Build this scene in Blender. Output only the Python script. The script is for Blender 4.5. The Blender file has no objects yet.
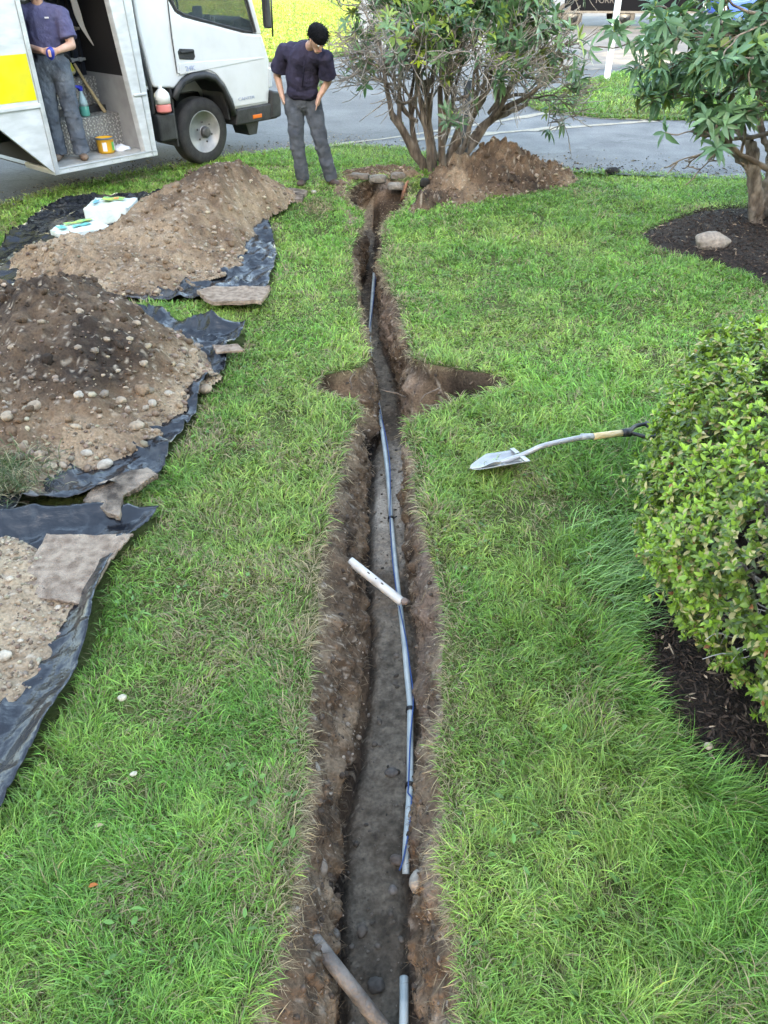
import bpy, bmesh, math, random
import numpy as np
from mathutils import Vector, Matrix, Quaternion
R = math.radians
rng = np.random.default_rng(7)
random.seed(7)
sc = bpy.context.scene
col = sc.collection

# ------------------------------------------------------------------ camera
CAM_H, CAM_P, FPX = 2.28, R(36), 770.0
cp_, sp_ = math.cos(CAM_P), math.sin(CAM_P)
cam = bpy.data.cameras.new('camera')
cam.sensor_fit = 'VERTICAL'; cam.sensor_height = 24.0; cam.lens = FPX / 1024 * 24
cam.clip_start = 0.05; cam.clip_end = 2000
cam_o = bpy.data.objects.new('camera', cam); col.objects.link(cam_o)
cam_o.location = (0, 0, CAM_H); cam_o.rotation_euler = (math.pi / 2 - CAM_P, 0, 0)
sc.camera = cam_o

def ray(px, py):
    a, b = (px - 384) / FPX, (512 - py) / FPX
    return (a, cp_ + b * sp_, -sp_ + b * cp_)

def g(px, py, z=0.0):
    """survey: where a sight line meets height z"""
    r = ray(px, py); t = (z - CAM_H) / r[2]
    return (r[0] * t, r[1] * t)

def gy(py, z=0.0):
    return g(384, py, z)[1]

# ------------------------------------------------------------------ noise
def _h(ix, iy, iz, s):
    n = (ix * 374761393 + iy * 668265263 + iz * 2147483647 + s * 1274126177) & 0xFFFFFFFF
    n = ((n ^ (n >> 13)) * 1274126177) & 0xFFFFFFFF
    n = ((n ^ (n >> 16)) * 2246822519) & 0xFFFFFFFF
    return ((n ^ (n >> 15)) & 0xFFFFFF) / float(0xFFFFFF)

def vnoise(p, s=0):
    p = np.asarray(p, float)
    if p.shape[1] == 2: p = np.c_[p, np.zeros(len(p))]
    i = np.floor(p).astype(np.int64); f = p - i; f = f * f * (3 - 2 * f)
    o = 0
    for dx in (0, 1):
        for dy in (0, 1):
            for dz in (0, 1):
                w = (f[:, 0] if dx else 1 - f[:, 0]) * (f[:, 1] if dy else 1 - f[:, 1]) * (f[:, 2] if dz else 1 - f[:, 2])
                o = o + w * _h(i[:, 0] + dx, i[:, 1] + dy, i[:, 2] + dz, s)
    return o * 2 - 1

def fbm(p, sc_=1.0, octv=4, s=0):
    p = np.asarray(p, float) * sc_; a = 1.0; o = 0; t = 0
    for k in range(octv):
        o = o + a * vnoise(p, s + k * 17); t += a; a *= .5; p = p * 2.03
    return o / t

def inpoly(x, y, poly):
    x = np.asarray(x); y = np.asarray(y); ins = np.zeros(x.shape, bool)
    n = len(poly)
    for k in range(n):
        x0, y0 = poly[k]; x1, y1 = poly[(k + 1) % n]
        if y0 == y1: continue
        c = ((y0 > y) != (y1 > y)) & (x < (x1 - x0) * (y - y0) / (y1 - y0) + x0)
        ins ^= c
    return ins

def polydist(x, y, poly):
    """distance to the outline and nearest point"""
    best = np.full(x.shape, 1e9); bx = np.zeros(x.shape); by = np.zeros(x.shape)
    n = len(poly)
    for k in range(n):
        x0, y0 = poly[k]; x1, y1 = poly[(k + 1) % n]
        dx, dy = x1 - x0, y1 - y0; L = dx * dx + dy * dy + 1e-12
        t = np.clip(((x - x0) * dx + (y - y0) * dy) / L, 0, 1)
        qx, qy = x0 + t * dx, y0 + t * dy
        d = np.hypot(x - qx, y - qy); m = d < best
        best = np.where(m, d, best); bx = np.where(m, qx, bx); by = np.where(m, qy, by)
    return best, bx, by

# ------------------------------------------------------------------ objects
def tag(o, label=None, cat=None, group=None, kind=None):
    if label: o['label'] = label
    if cat: o['category'] = cat
    if group: o['group'] = group
    if kind: o['kind'] = kind
    return o

def thing(name, label, cat, loc=(0, 0, 0), rotz=0, group=None):
    o = bpy.data.objects.new(name, None); col.objects.link(o)
    o.empty_display_size = .2
    o.location = loc; o.rotation_euler = (0, 0, rotz)
    return tag(o, label, cat, group)

def copy_tree(o, parent=None):
    c = o.copy(); col.objects.link(c)
    if parent: c.parent = parent
    for ch in list(o.children): copy_tree(ch, c)
    return c

def mesh_np(name, V, T, mat=None, parent=None, smooth=False, color=None, N=3):
    """V (n,3), T (m,N) index array"""
    V = np.ascontiguousarray(V, np.float32); T = np.ascontiguousarray(T, np.int32)
    me = bpy.data.meshes.new(name)
    me.vertices.add(len(V)); me.vertices.foreach_set('co', V.ravel())
    me.loops.add(T.size); me.loops.foreach_set('vertex_index', T.ravel())
    me.polygons.add(len(T)); me.polygons.foreach_set('loop_start', np.arange(0, T.size, T.shape[1], dtype=np.int32))
    me.update(calc_edges=True)
    if smooth: me.polygons.foreach_set('use_smooth', np.ones(len(T), bool))
    if color is not None:
        a = me.color_attributes.new('col', 'FLOAT_COLOR', 'POINT')
        c = np.ones((len(V), 4), np.float32); c[:, :3] = color
        a.data.foreach_set('color', c.ravel())
    if mat: me.materials.append(mat)
    o = bpy.data.objects.new(name, me); col.objects.link(o)
    if parent: o.parent = parent
    return o

class MB:
    def __init__(s): s.v = []; s.f = []
    def add(s, V, F):
        n = len(s.v); s.v += [tuple(map(float, p)) for p in V]; s.f += [tuple(i + n for i in f) for f in F]; return s
    def box(s, x0, x1, y0, y1, z0, z1, M=None):
        V = [(x, y, z) for x in (x0, x1) for y in (y0, y1) for z in (z0, z1)]
        if M: V = [M @ Vector(p) for p in V]
        return s.add(V, [(0, 1, 3, 2), (4, 6, 7, 5), (0, 4, 5, 1), (2, 3, 7, 6), (0, 2, 6, 4), (1, 5, 7, 3)])
    def prism(s, pts, y0, y1, ax='y', taper=0):
        n = len(pts)
        def P(a, b, c): return (a, c, b) if ax == 'y' else ((a, b, c) if ax == 'z' else (c, a, b))
        V = [P(a, b, y0) for a, b in pts] + [P(a, b, y1) for a, b in pts]
        return s.add(V, [tuple(range(n)), tuple(range(2 * n - 1, n - 1, -1))] + [(k, (k + 1) % n, (k + 1) % n + n, k + n)[::-1] for k in range(n)])
    def tube(s, pts, r, n=8, capped=True):
        pts = [Vector(p) for p in pts]; m = len(pts)
        rs = r if hasattr(r, '__len__') else [r] * m
        V = []; F = []; up = None
        for k in range(m):
            t = (pts[min(k + 1, m - 1)] - pts[max(k - 1, 0)])
            if t.length < 1e-9: t = Vector((0, 0, 1))
            t.normalize()
            if up is None: up = t.orthogonal().normalized()
            else:
                up = up - t * up.dot(t)
                up = up.normalized() if up.length > 1e-6 else t.orthogonal().normalized()
            b = t.cross(up)
            for j in range(n):
                a = 2 * math.pi * j / n
                V.append(pts[k] + (up * math.cos(a) + b * math.sin(a)) * rs[k])
        for k in range(m - 1):
            for j in range(n):
                F.append((k * n + j, k * n + (j + 1) % n, (k + 1) * n + (j + 1) % n, (k + 1) * n + j))
        if capped: F += [tuple(range(n))[::-1], tuple(range((m - 1) * n, m * n))]
        return s.add(V, F)
    def lathe(s, prof, c=(0, 0, 0), n=24, ax='z', caps=True):
        V = []; F = []; m = len(prof)
        for r_, h in prof:
            for j in range(n):
                a = 2 * math.pi * j / n; x, y = r_ * math.cos(a), r_ * math.sin(a)
                V.append((c[0] + x, c[1] + y, c[2] + h) if ax == 'z' else (c[0] + x, c[1] + h, c[2] + y))
        for k in range(m - 1):
            for j in range(n):
                f = (k * n + j, k * n + (j + 1) % n, (k + 1) * n + (j + 1) % n, (k + 1) * n + j)
                F.append(f if ax == 'z' else f[::-1])
        if caps and prof[0][0] > 1e-4: F.append(tuple(range(n))[::-1])
        if caps and prof[-1][0] > 1e-4: F.append(tuple(range((m - 1) * n, m * n)))
        return s.add(V, F)
    def capsule(s, p0, p1, r0, r1, side=None, flat=1.0, n=14, h=5):
        p0 = Vector(p0); p1 = Vector(p1); d = p1 - p0; L = d.length
        t = d.normalized() if L > 1e-6 else Vector((0, 0, 1))
        a = Vector(side) if side else t.orthogonal()
        a = (a - t * a.dot(t)).normalized(); b = t.cross(a)
        V = []; F = []; rows = []
        for k in range(h + 1):
            th = math.pi / 2 * (k / h); rows.append((p0 - t * r0 * math.cos(th), r0 * math.sin(th) + 1e-4))
        for k in range(h + 1):
            th = math.pi / 2 * (1 - k / h); rows.append((p1 + t * r1 * math.cos(th), r1 * math.sin(th) + 1e-4))
        for c, rr in rows:
            for j in range(n):
                an = 2 * math.pi * j / n
                V.append(c + a * rr * math.cos(an) + b * rr * flat * math.sin(an))
        for k in range(len(rows) - 1):
            for j in range(n):
                F.append((k * n + j, k * n + (j + 1) % n, (k + 1) * n + (j + 1) % n, (k + 1) * n + j))
        F += [tuple(range(n))[::-1], tuple(range((len(rows) - 1) * n, len(rows) * n))]
        return s.add(V, F)
    def build(s, name, mat, parent=None, smooth=False, bevel=0, loc=None, segs=2):
        me = bpy.data.meshes.new(name); me.from_pydata(s.v, [], s.f); me.update()
        bm = bmesh.new(); bm.from_mesh(me); bmesh.ops.recalc_face_normals(bm, faces=bm.faces); bm.to_mesh(me); bm.free()
        if mat: me.materials.append(mat)
        o = bpy.data.objects.new(name, me); col.objects.link(o)
        if parent: o.parent = parent
        if loc is not None: o.location = loc
        if smooth:
            me.polygons.foreach_set('use_smooth', [True] * len(me.polygons))
        if bevel:
            b = o.modifiers.new('bevel', 'BEVEL'); b.width = bevel; b.segments = segs; b.limit_method = 'ANGLE'; b.angle_limit = R(35)
            w = o.modifiers.new('wn', 'WEIGHTED_NORMAL'); me.polygons.foreach_set('use_smooth', [True] * len(me.polygons))
        return o

# ------------------------------------------------------------------ materials
def newmat(name):
    m = bpy.data.materials.new(name); m.use_nodes = True; nt = m.node_tree
    return m, nt, nt.nodes['Principled BSDF']

def mat(name, c1, c2=None, scale=6, rough=.6, bump=0, bscale=30, metal=0, spec=.5, lo=.35, hi=.65, det=6, alpha=1, trans=0, stretch=None, bdist=.02):
    m, nt, b = newmat(name); L = nt.links
    b.inputs['Roughness'].default_value = rough; b.inputs['Metallic'].default_value = metal
    b.inputs['Specular IOR Level'].default_value = spec
    b.inputs['Base Color'].default_value = (*c1, 1)
    if trans: b.inputs['Transmission Weight'].default_value = trans
    if alpha < 1: b.inputs['Alpha'].default_value = alpha
    tc = nt.nodes.new('ShaderNodeTexCoord'); src = tc.outputs['Object']
    if stretch:
        mp = nt.nodes.new('ShaderNodeMapping'); mp.inputs['Scale'].default_value = stretch; L.new(src, mp.inputs[0]); src = mp.outputs[0]
    if c2:
        n = nt.nodes.new('ShaderNodeTexNoise'); n.inputs['Scale'].default_value = scale; n.inputs['Detail'].default_value = det; L.new(src, n.inputs['Vector'])
        r = nt.nodes.new('ShaderNodeValToRGB'); r.color_ramp.elements[0].position = lo; r.color_ramp.elements[1].position = hi
        r.color_ramp.elements[0].color = (*c1, 1); r.color_ramp.elements[1].color = (*c2, 1)
        L.new(n.outputs['Fac'], r.inputs[0]); L.new(r.outputs[0], b.inputs['Base Color'])
    if bump:
        n2 = nt.nodes.new('ShaderNodeTexNoise'); n2.inputs['Scale'].default_value = bscale; n2.inputs['Detail'].default_value = 6; L.new(src, n2.inputs['Vector'])
        bp = nt.nodes.new('ShaderNodeBump'); bp.inputs['Strength'].default_value = bump; bp.inputs['Distance'].default_value = bdist
        L.new(n2.outputs['Fac'], bp.inputs['Height']); L.new(bp.outputs[0], b.inputs['Normal'])
    return m

def leafmat(name, rough=.45, trans=.3, spec=.4):
    """colour comes from a per-leaf attribute"""
    m, nt, b = newmat(name); L = nt.links
    a = nt.nodes.new('ShaderNodeAttribute'); a.attribute_name = 'col'
    L.new(a.outputs['Color'], b.inputs['Base Color'])
    b.inputs['Roughness'].default_value = rough; b.inputs['Specular IOR Level'].default_value = spec
    t = nt.nodes.new('ShaderNodeBsdfTranslucent'); L.new(a.outputs['Color'], t.inputs['Color'])
    mx = nt.nodes.new('ShaderNodeMixShader'); mx.inputs[0].default_value = trans
    L.new(b.outputs[0], mx.inputs[1]); L.new(t.outputs[0], mx.inputs[2])
    L.new(mx.outputs[0], nt.nodes['Material Output'].inputs['Surface'])
    return m

def attrmat(name, rough=.8, bump=.4, bscale=60, spec=.3):
    m, nt, b = newmat(name); L = nt.links
    a = nt.nodes.new('ShaderNodeAttribute'); a.attribute_name = 'col'
    b.inputs['Roughness'].default_value = rough; b.inputs['Specular IOR Level'].default_value = spec
    n = nt.nodes.new('ShaderNodeTexNoise'); n.inputs['Scale'].default_value = bscale; n.inputs['Detail'].default_value = 6
    tc = nt.nodes.new('ShaderNodeTexCoord'); L.new(tc.outputs['Object'], n.inputs['Vector'])
    mr = nt.nodes.new('ShaderNodeMapRange'); mr.inputs['From Min'].default_value = .3; mr.inputs['From Max'].default_value = .7
    mr.inputs['To Min'].default_value = .72; mr.inputs['To Max'].default_value = 1.3
    L.new(n.outputs['Fac'], mr.inputs['Value'])
    mx = nt.nodes.new('ShaderNodeVectorMath'); mx.operation = 'SCALE'; L.new(a.outputs['Color'], mx.inputs[0]); L.new(mr.outputs[0], mx.inputs['Scale'])
    L.new(mx.outputs[0], b.inputs['Base Color'])
    bp = nt.nodes.new('ShaderNodeBump'); bp.inputs['Strength'].default_value = bump; bp.inputs['Distance'].default_value = .01
    L.new(n.outputs['Fac'], bp.inputs['Height']); L.new(bp.outputs[0], b.inputs['Normal'])
    return m

M_soil = attrmat('soil', rough=.95, bump=1.0, bscale=70, spec=.15)
M_stone = attrmat('stone', rough=.8, bump=.5, bscale=40, spec=.3)
M_grass = leafmat('grass_blade', .40, .38, .5)
M_straw = leafmat('straw', .8, .25, .2)
M_leaf = leafmat('rhododendron_leaf', .38, .22, .5)
M_azalea = leafmat('azalea_leaf', .42, .3, .45)
M_bark = mat("bark", (.075, .056, .043), (.25, .205, .165), 18, .9, 1.0, 40, stretch=(1, 1, .35))
M_twig = mat("twig", (.13, .105, .085), (.38, .34, .29), 5, .85, .3, 50)
M_turfbase = mat('turf_base', (.04, .055, .017), (.085, .10, .03), 9, .95, .8, 45, lo=.3, hi=.7, spec=.1)
M_mulch = mat('mulch', (.012, .008, .006), (.045, .030, .022), 60, .85, 1.0, 90, spec=.3)
M_mulchchip = attrmat('mulch_chip', rough=.85, bump=.3)
M_tarp = mat('black_plastic', (.010, .011, .014), (.16, .13, .10), 2.6, .20, .5, 13, spec=.5, bdist=.03, lo=.60, hi=.90, det=10)
M_carpet = mat('dusty_carpet', (.19, .135, .10), (.37, .285, .215), 22, .95, 1.0, 90, spec=.1)
M_carpetd = mat('dark_dusty_carpet', (.07, .055, .045), (.33, .26, .20), 12, .95, 1.0, 90, spec=.1)

# ------------------------------------------------------------------ leaves / rocks in bulk
def nrm(a): return a / (np.linalg.norm(a, axis=1, keepdims=True) + 1e-9)

def leaves(P, D, U, L, W, droop, colr, fold=.25):
    """P base, D direction, U upper-side normal; arrays"""
    n = len(P); D = nrm(D); S = nrm(np.cross(D, U)); U = nrm(np.cross(S, D))
    L = L[:, None]; W = W[:, None]; dr = droop[:, None]
    def sp(t): return P + D * L * t - U * L * dr * t * t
    m1, m2, tip = sp(.32), sp(.7), sp(1.0)
    up = U * W * fold
    V = np.stack([P, m1 - S * W * .5 + up, m1, m1 + S * W * .5 + up, m2 - S * W * .42 + up, m2, m2 + S * W * .42 + up, tip], 1).reshape(-1, 3)
    f = np.array([[0, 2, 1], [0, 3, 2], [1, 2, 5], [1, 5, 4], [2, 3, 6], [2, 6, 5], [4, 5, 7], [5, 6, 7]])
    T = (np.arange(n)[:, None, None] * 8 + f[None]).reshape(-1, 3)
    C = np.repeat(colr, 8, 0)
    return V, T, C

_ico = {}
def ico(sub):
    if sub not in _ico:
        bm = bmesh.new(); bmesh.ops.create_icosphere(bm, subdivisions=sub, radius=1)
        bm.verts.ensure_lookup_table()
        _ico[sub] = (np.array([v.co[:] for v in bm.verts]), np.array([[v.index for v in f.verts] for f in bm.faces])); bm.free()
    return _ico[sub]

def rockshape(sub, s, amp=.28):
    V, F = ico(sub)
    return V * (1 + amp * fbm(V * 1.1 + s * 9.3, 1, 3, s))[:, None], F

def scatter_rocks(P, size, colr, sub=1, flat=.65, seed=0, variants=6, amp=.3):
    r = np.random.default_rng(seed); Vs = []; Ts = []; Cs = []; off = 0
    n = len(P); var = r.integers(0, variants, n)
    for k in range(variants):
        m = np.where(var == k)[0]
        if not len(m): continue
        V, F = rockshape(sub, seed * 10 + k, amp)
        q = r.normal(size=(len(m), 4)); q /= np.linalg.norm(q, axis=1, keepdims=True)
        w, x, y, z = q.T
        Rm = np.stack([1 - 2 * (y * y + z * z), 2 * (x * y - z * w), 2 * (x * z + y * w), 2 * (x * y + z * w), 1 - 2 * (x * x + z * z), 2 * (y * z - x * w),
                       2 * (x * z - y * w), 2 * (y * z + x * w), 1 - 2 * (x * x + y * y)], 1).reshape(-1, 3, 3)
        an = np.stack([np.ones(len(m)), r.uniform(.6, 1, len(m)), r.uniform(.5, .9, len(m))], 1)
        W = np.einsum('nij,nvj->nvi', Rm, V[None] * an[:, None, :]) * size[m][:, None, None]
        W[:, :, 2] *= flat
        W += P[m][:, None, :]
        Vs.append(W.reshape(-1, 3)); Ts.append((np.arange(len(m))[:, None, None] * len(V) + F[None]).reshape(-1, 3) + off)
        Cs.append(np.repeat(colr[m], len(V), 0)); off += len(m) * len(V)
    return np.concatenate(Vs), np.concatenate(Ts), np.concatenate(Cs)

def one_rock(name, label, cat, loc, size, colr, seed, group=None, sub=3, scale=(1, 1, .7), rotz=0, parent=None, block=0):
    V, F = rockshape(sub, seed, .3)
    if block: V = np.sign(V) * np.abs(V) ** block * .85; V = V * (1 + .12 * fbm(V, 1.4, 2, seed + 7))[:, None]
    V = V * 1.0; V = V * (1 + .05 * fbm(V, 6, 3, seed))[:, None]
    V = V * np.array(scale) * size
    cc = np.array(colr)[None] * (1 + .35 * fbm(V / size, 2.5, 4, seed + 3))[:, None]
    o = mesh_np(name, V, F, M_stone, parent, True, cc)
    o.location = loc; o.rotation_euler = (0, 0, rotz)
    if label: tag(o, label, cat, group)
    return o

# ------------------------------------------------------------------ trench outline (surveyed at lawn level)
TOPL = [(1024, 250), (1015, 249), (978, 264), (940, 277), (903, 287), (865, 294), (828, 300), (790, 310), (752, 306), (715, 307), (677, 311), (646, 314), (620, 317), (591, 319), (564, 322), (531, 329), (500, 333), (482, 336),
        (455, 342), (442, 346), (425, 353), (412, 361), (405, 358), (399, 345), (396, 333), (393, 322), (388, 315), (381, 314), (376, 322), (372, 345), (368, 362), (362, 370), (349, 367), (330, 362), (314, 359), (289, 356), (261, 351), (245, 353), (239, 356), (225, 364), (214, 365), (207, 352), (198, 345), (190, 348), (183, 362), (178, 380)]
TOPR = [(1024, 462), (1015, 461), (978, 458), (940, 459), (903, 446), (865, 440), (828, 441), (790, 441), (752, 436), (715, 441), (677, 441), (646, 446), (620, 442), (591, 438), (564, 431), (537, 425), (500, 416), (482, 413),
        (460, 412), (445, 408), (432, 405), (424, 408), (416, 425), (408, 442), (402, 455), (397, 478), (392, 496), (386, 506), (380, 506), (375, 494), (372, 470), (369, 452), (365, 425), (358, 412), (342, 407), (311, 401), (286, 389), (264, 380), (240, 381), (227, 384), (215, 392), (209, 404), (200, 408), (188, 410), (183, 402), (178, 384)]
BASL = [(1024, 346), (978, 346), (940, 349), (903, 347), (865, 349), (828, 345), (790, 354), (752, 364), (715, 369), (677, 371), (640, 370), (591, 369), (564, 370), (530, 372), (500, 373), (470, 374), (440, 376), (420, 378), (392, 379), (370, 372), (349, 366), (300, 360), (260, 358), (235, 362)]
BASR = [(1024, 410), (978, 407), (903, 406), (865, 405), (828, 409), (790, 411), (752, 412), (715, 414), (677, 412), (640, 410), (591, 403), (564, 404), (530, 407), (500, 409), (470, 408), (440, 403), (420, 398), (392, 394), (370, 388), (349, 380), (300, 377), (260, 374), (235, 374)]
DEP = .56
def curve(tab, z):
    pts = sorted((g(px, py, z)[1], g(px, py, z)[0]) for py, px in tab)
    return np.array([p[0] for p in pts]), np.array([p[1] for p in pts])
cTL, cTR, cBL, cBR = curve(TOPL, 0), curve(TOPR, 0), curve(BASL, -DEP), curve(BASR, -DEP)
T0, T1 = .1, gy(178)
def EL(y):
    y = np.asarray(y, float)
    x = np.interp(y, *cTL); x = x + .022 * fbm(np.c_[y * 6, y * 0 + 3], 1, 4, 5) * np.clip((T1 - y) * 2, 0, 1)
    return x
def ER(y):
    y = np.asarray(y, float)
    x = np.interp(y, *cTR); x = x + .022 * fbm(np.c_[y * 6, y * 0 + 8], 1, 4, 9) * np.clip((T1 - y) * 2, 0, 1)
    return x
def in_trench(x, y, pad=0):
    return (y > T0) & (y < T1) & (x > EL(y) - pad) & (x < ER(y) + pad)
def lawn_z(x, y):
    """lawn relief"""
    x = np.asarray(x, float); y = np.asarray(y, float)
    return .018 * fbm(np.c_[x.ravel(), y.ravel()], .9, 3, 40).reshape(x.shape)

def soilcolor(P, moist_shade, s=0):
    """dry pale to damp dark brown mixture; moist 0..1"""
    dry = np.array([.34, .25, .165]); mid = np.array([.150, .100, .064]); wet = np.array([.036, .026, .020])
    n = fbm(P, 3.5, 5, s) * .9 + fbm(P, 22, 3, s + 5) * .5
    m = np.clip(moist_shade + n * .45, 0, 1)[:, None]
    c = np.where(m < .5, dry + (mid - dry) * (m / .5), mid + (wet - mid) * ((m - .5) / .5))
    # small buried stones
    v = fbm(P, 45, 2, s + 11); sp = np.clip((v - .42) * 8, 0, 1)[:, None] * .7
    return c * (1 - sp) + np.array([.38, .32, .25]) * sp

# trench mesh ---------------------------------------------------
def build_trench():
    ys = np.arange(T0, T1, .0085); n = len(ys)
    el, er = EL(ys), ER(ys)
    bl = np.interp(ys, *cBL); br = np.interp(ys, *cBR)
    bl = bl + .03 * fbm(np.c_[ys, ys * 0], 5, 3, 60); br = br + .025 * fbm(np.c_[ys, ys * 0 + 5], 5, 3, 61)
    taper = np.clip((T1 - ys) / .45, 0, 1) ** .7
    mid = (el + er) / 2
    bl = np.clip(bl, el + .012, er - .03); br = np.clip(br, bl + .02, er - .008)
    dep = DEP * (.93 + .07 * np.sin(ys * 1.7)) * taper
    # raised lump of the floor beyond the cross cut, soft shelf of grey sand nearer
    dep = dep + 0
    NW, NF = 34, 22
    tw = np.linspace(0, 1, NW)
    def wall(E, B, s):
        W = np.abs(E - B)[:, None]; t = tw[None, :]
        w = np.clip((W - .22) / .2, 0, 1)
        sm = lambda a: np.clip(a, 0, 1) ** 2 * (3 - 2 * np.clip(a, 0, 1))
        f = .70 * sm(t / .07) + .12 * t + .18 * sm((t - .72) / .28)
        d = (1 - w) * (t ** .85) + w * f
        X = E[:, None] + (B - E)[:, None] * t
        Z = -dep[:, None] * d
        Y = np.repeat(ys[:, None], NW, 1)
        P = np.c_[X.ravel() * 1.0, Y.ravel(), Z.ravel()]
        env = (np.sin(np.pi * np.clip(tw, 0, 1)) ** .5)[None, :] * np.ones((n, 1))
        nx = (.05 * fbm(P, 4, 3, s) + .055 * fbm(P, 13, 3, s + 1) + .022 * fbm(P * [1, 1, .6], 40, 3, s + 2)).reshape(n, NW) * env
        sg = np.sign(B - E)[:, None]
        undercut = -.04 * np.exp(-((t - .12) / .1) ** 2) - (.085 if s == 70 else .05) * np.exp(-((t - .94) / .055) ** 2)
        X = X + sg * (nx + undercut) * (1 - .5 * w)
        Z = Z + (.025 * fbm(P, 12, 3, s + 6)).reshape(n, NW) * env * (.4 + w)
        return X, Y, Z, tw[None, :] * np.ones((n, 1))
    XL, YL, ZL, tL = wall(el, bl, 70)
    XR, YR, ZR, tR = wall(er, br, 90)
    tf = np.linspace(0, 1, NF + 2)[1:-1]
    XF = XL[:, -1:] + (XR[:, -1:] - XL[:, -1:]) * tf[None]; YF = np.repeat(ys[:, None], NF, 1)
    PF = np.c_[XF.ravel(), YF.ravel(), np.zeros(XF.size)]
    rough = .5 + .5 * np.clip(fbm(PF, 1.3, 2, 33) * 3, -1, 1)
    ZF = -dep[:, None] + (.012 * fbm(PF, 5, 3, 50) + (.022 * fbm(PF, 22, 3, 51) + .012 * fbm(PF, 60, 2, 52)) * rough).reshape(n, NF) - .01 - .055 * np.exp(-(tf[None] / .13) ** 2) - .03 * np.exp(-((1 - tf[None]) / .1) ** 2)
    X = np.c_[XL, XF, XR[:, ::-1]]; Y = np.c_[YL, YF, YR[:, ::-1]]; Z = np.c_[ZL, ZF, ZR[:, ::-1]]
    m = X.shape[1]
    zl = lawn_z(X, Y); Z = Z + zl * np.clip(1 + Z / .1, 0, 1)
    P = np.c_[X.ravel(), Y.ravel(), Z.ravel()]
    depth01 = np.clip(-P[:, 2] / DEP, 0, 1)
    moist_shade = .47 + .5 * np.clip((depth01 - .72) / .25, 0, 1) + .16 * np.sin(depth01 * 6 + fbm(P, 2, 2, 3) * 4) + .3 * fbm(P, 6, 3, 41)  # ramp darkens the wall feet: damp soil plus undercut shade put into the colour
    C = soilcolor(P, moist_shade, 12)
    # thatch and dead roots at the lip: tan
    lip = np.clip(1 - depth01 / .13, 0, 1)[:, None] * .55
    C = C * (1 - lip) + np.array([.26, .20, .12]) * lip
    # right wall is drier, pinkish
    rw = np.zeros((n, m)); rw[:, NW + NF:] = 1
    rwf = (rw.ravel() * np.clip(.5 + fbm(P, 3, 3, 77) * 1.5, 0, 1))[:, None] * .5
    C = C * (1 - rwf) + np.array([.27, .20, .16]) * rwf
    pk_shade = np.zeros((n, m)); pk_shade[:, :NW] = np.clip((np.abs(el - bl)[:, None] - .24) / .1, 0, 1); pk_shade[:, NW + NF:] = np.clip((np.abs(er - br)[:, None] - .24) / .1, 0, 1)
    C = C * (1 - pk_shade.ravel()[:, None] * np.clip(.70 + .25 * fbm(P, 7, 3, 91)[:, None], 0, .85))  # side pockets darkened in colour to stand for their deep shade
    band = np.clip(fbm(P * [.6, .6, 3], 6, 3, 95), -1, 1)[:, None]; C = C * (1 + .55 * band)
    fl = np.zeros((n, m)); fl[:, NW:NW + NF] = 1; fl[:, NW-4:NW] = .5; fl[:, NW + NF:NW + NF + 4] = .4
    fl = fl.ravel()
    Yf = P[:, 1]
    sand = np.clip(fbm(P, 1.6, 3, 21) * 2 + .75, 0, 1)
    # pale grey stone dust in the middle stretch, dark damp bottom towards the viewer
    pale = np.exp(-((Yf - 3.9) / .75) ** 2)
    grey = np.array([.150, .128, .100])[None] * (1 + .7 * fbm(P, 30, 3, 22) + .5 * fbm(P, 3, 3, 23))[:, None] + np.array([.34, .30, .25])[None] * (pale * np.clip(.7 + fbm(P, 5, 3, 24), 0, 1.2))[:, None]
    fe = np.zeros((n, m)); fe[:, NW:NW + NF] = 1 - np.exp(-(tf[None] / .16) ** 2) - .8 * np.exp(-((1 - tf[None]) / .10) ** 2); w = (fl * fe.ravel() * (.35 + .65 * sand))[:, None]; C = C * (1 - .45 * (fl * (1 - fe.ravel()))[:, None])  # floor edges darkened: shade under the overhanging walls painted into the colour
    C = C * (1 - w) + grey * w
    i = (np.arange(n - 1)[:, None] * m + np.arange(m - 1)[None]).ravel()
    T = np.stack([i, i + 1, i + m + 1, i + m], 1)
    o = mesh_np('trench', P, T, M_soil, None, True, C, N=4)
    tag(o, kind='structure')
    return dict(X=X, Y=Y, Z=Z, n=n, m=m, NW=NW, NF=NF, ys=ys, dep=dep)
TR = build_trench()

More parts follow.
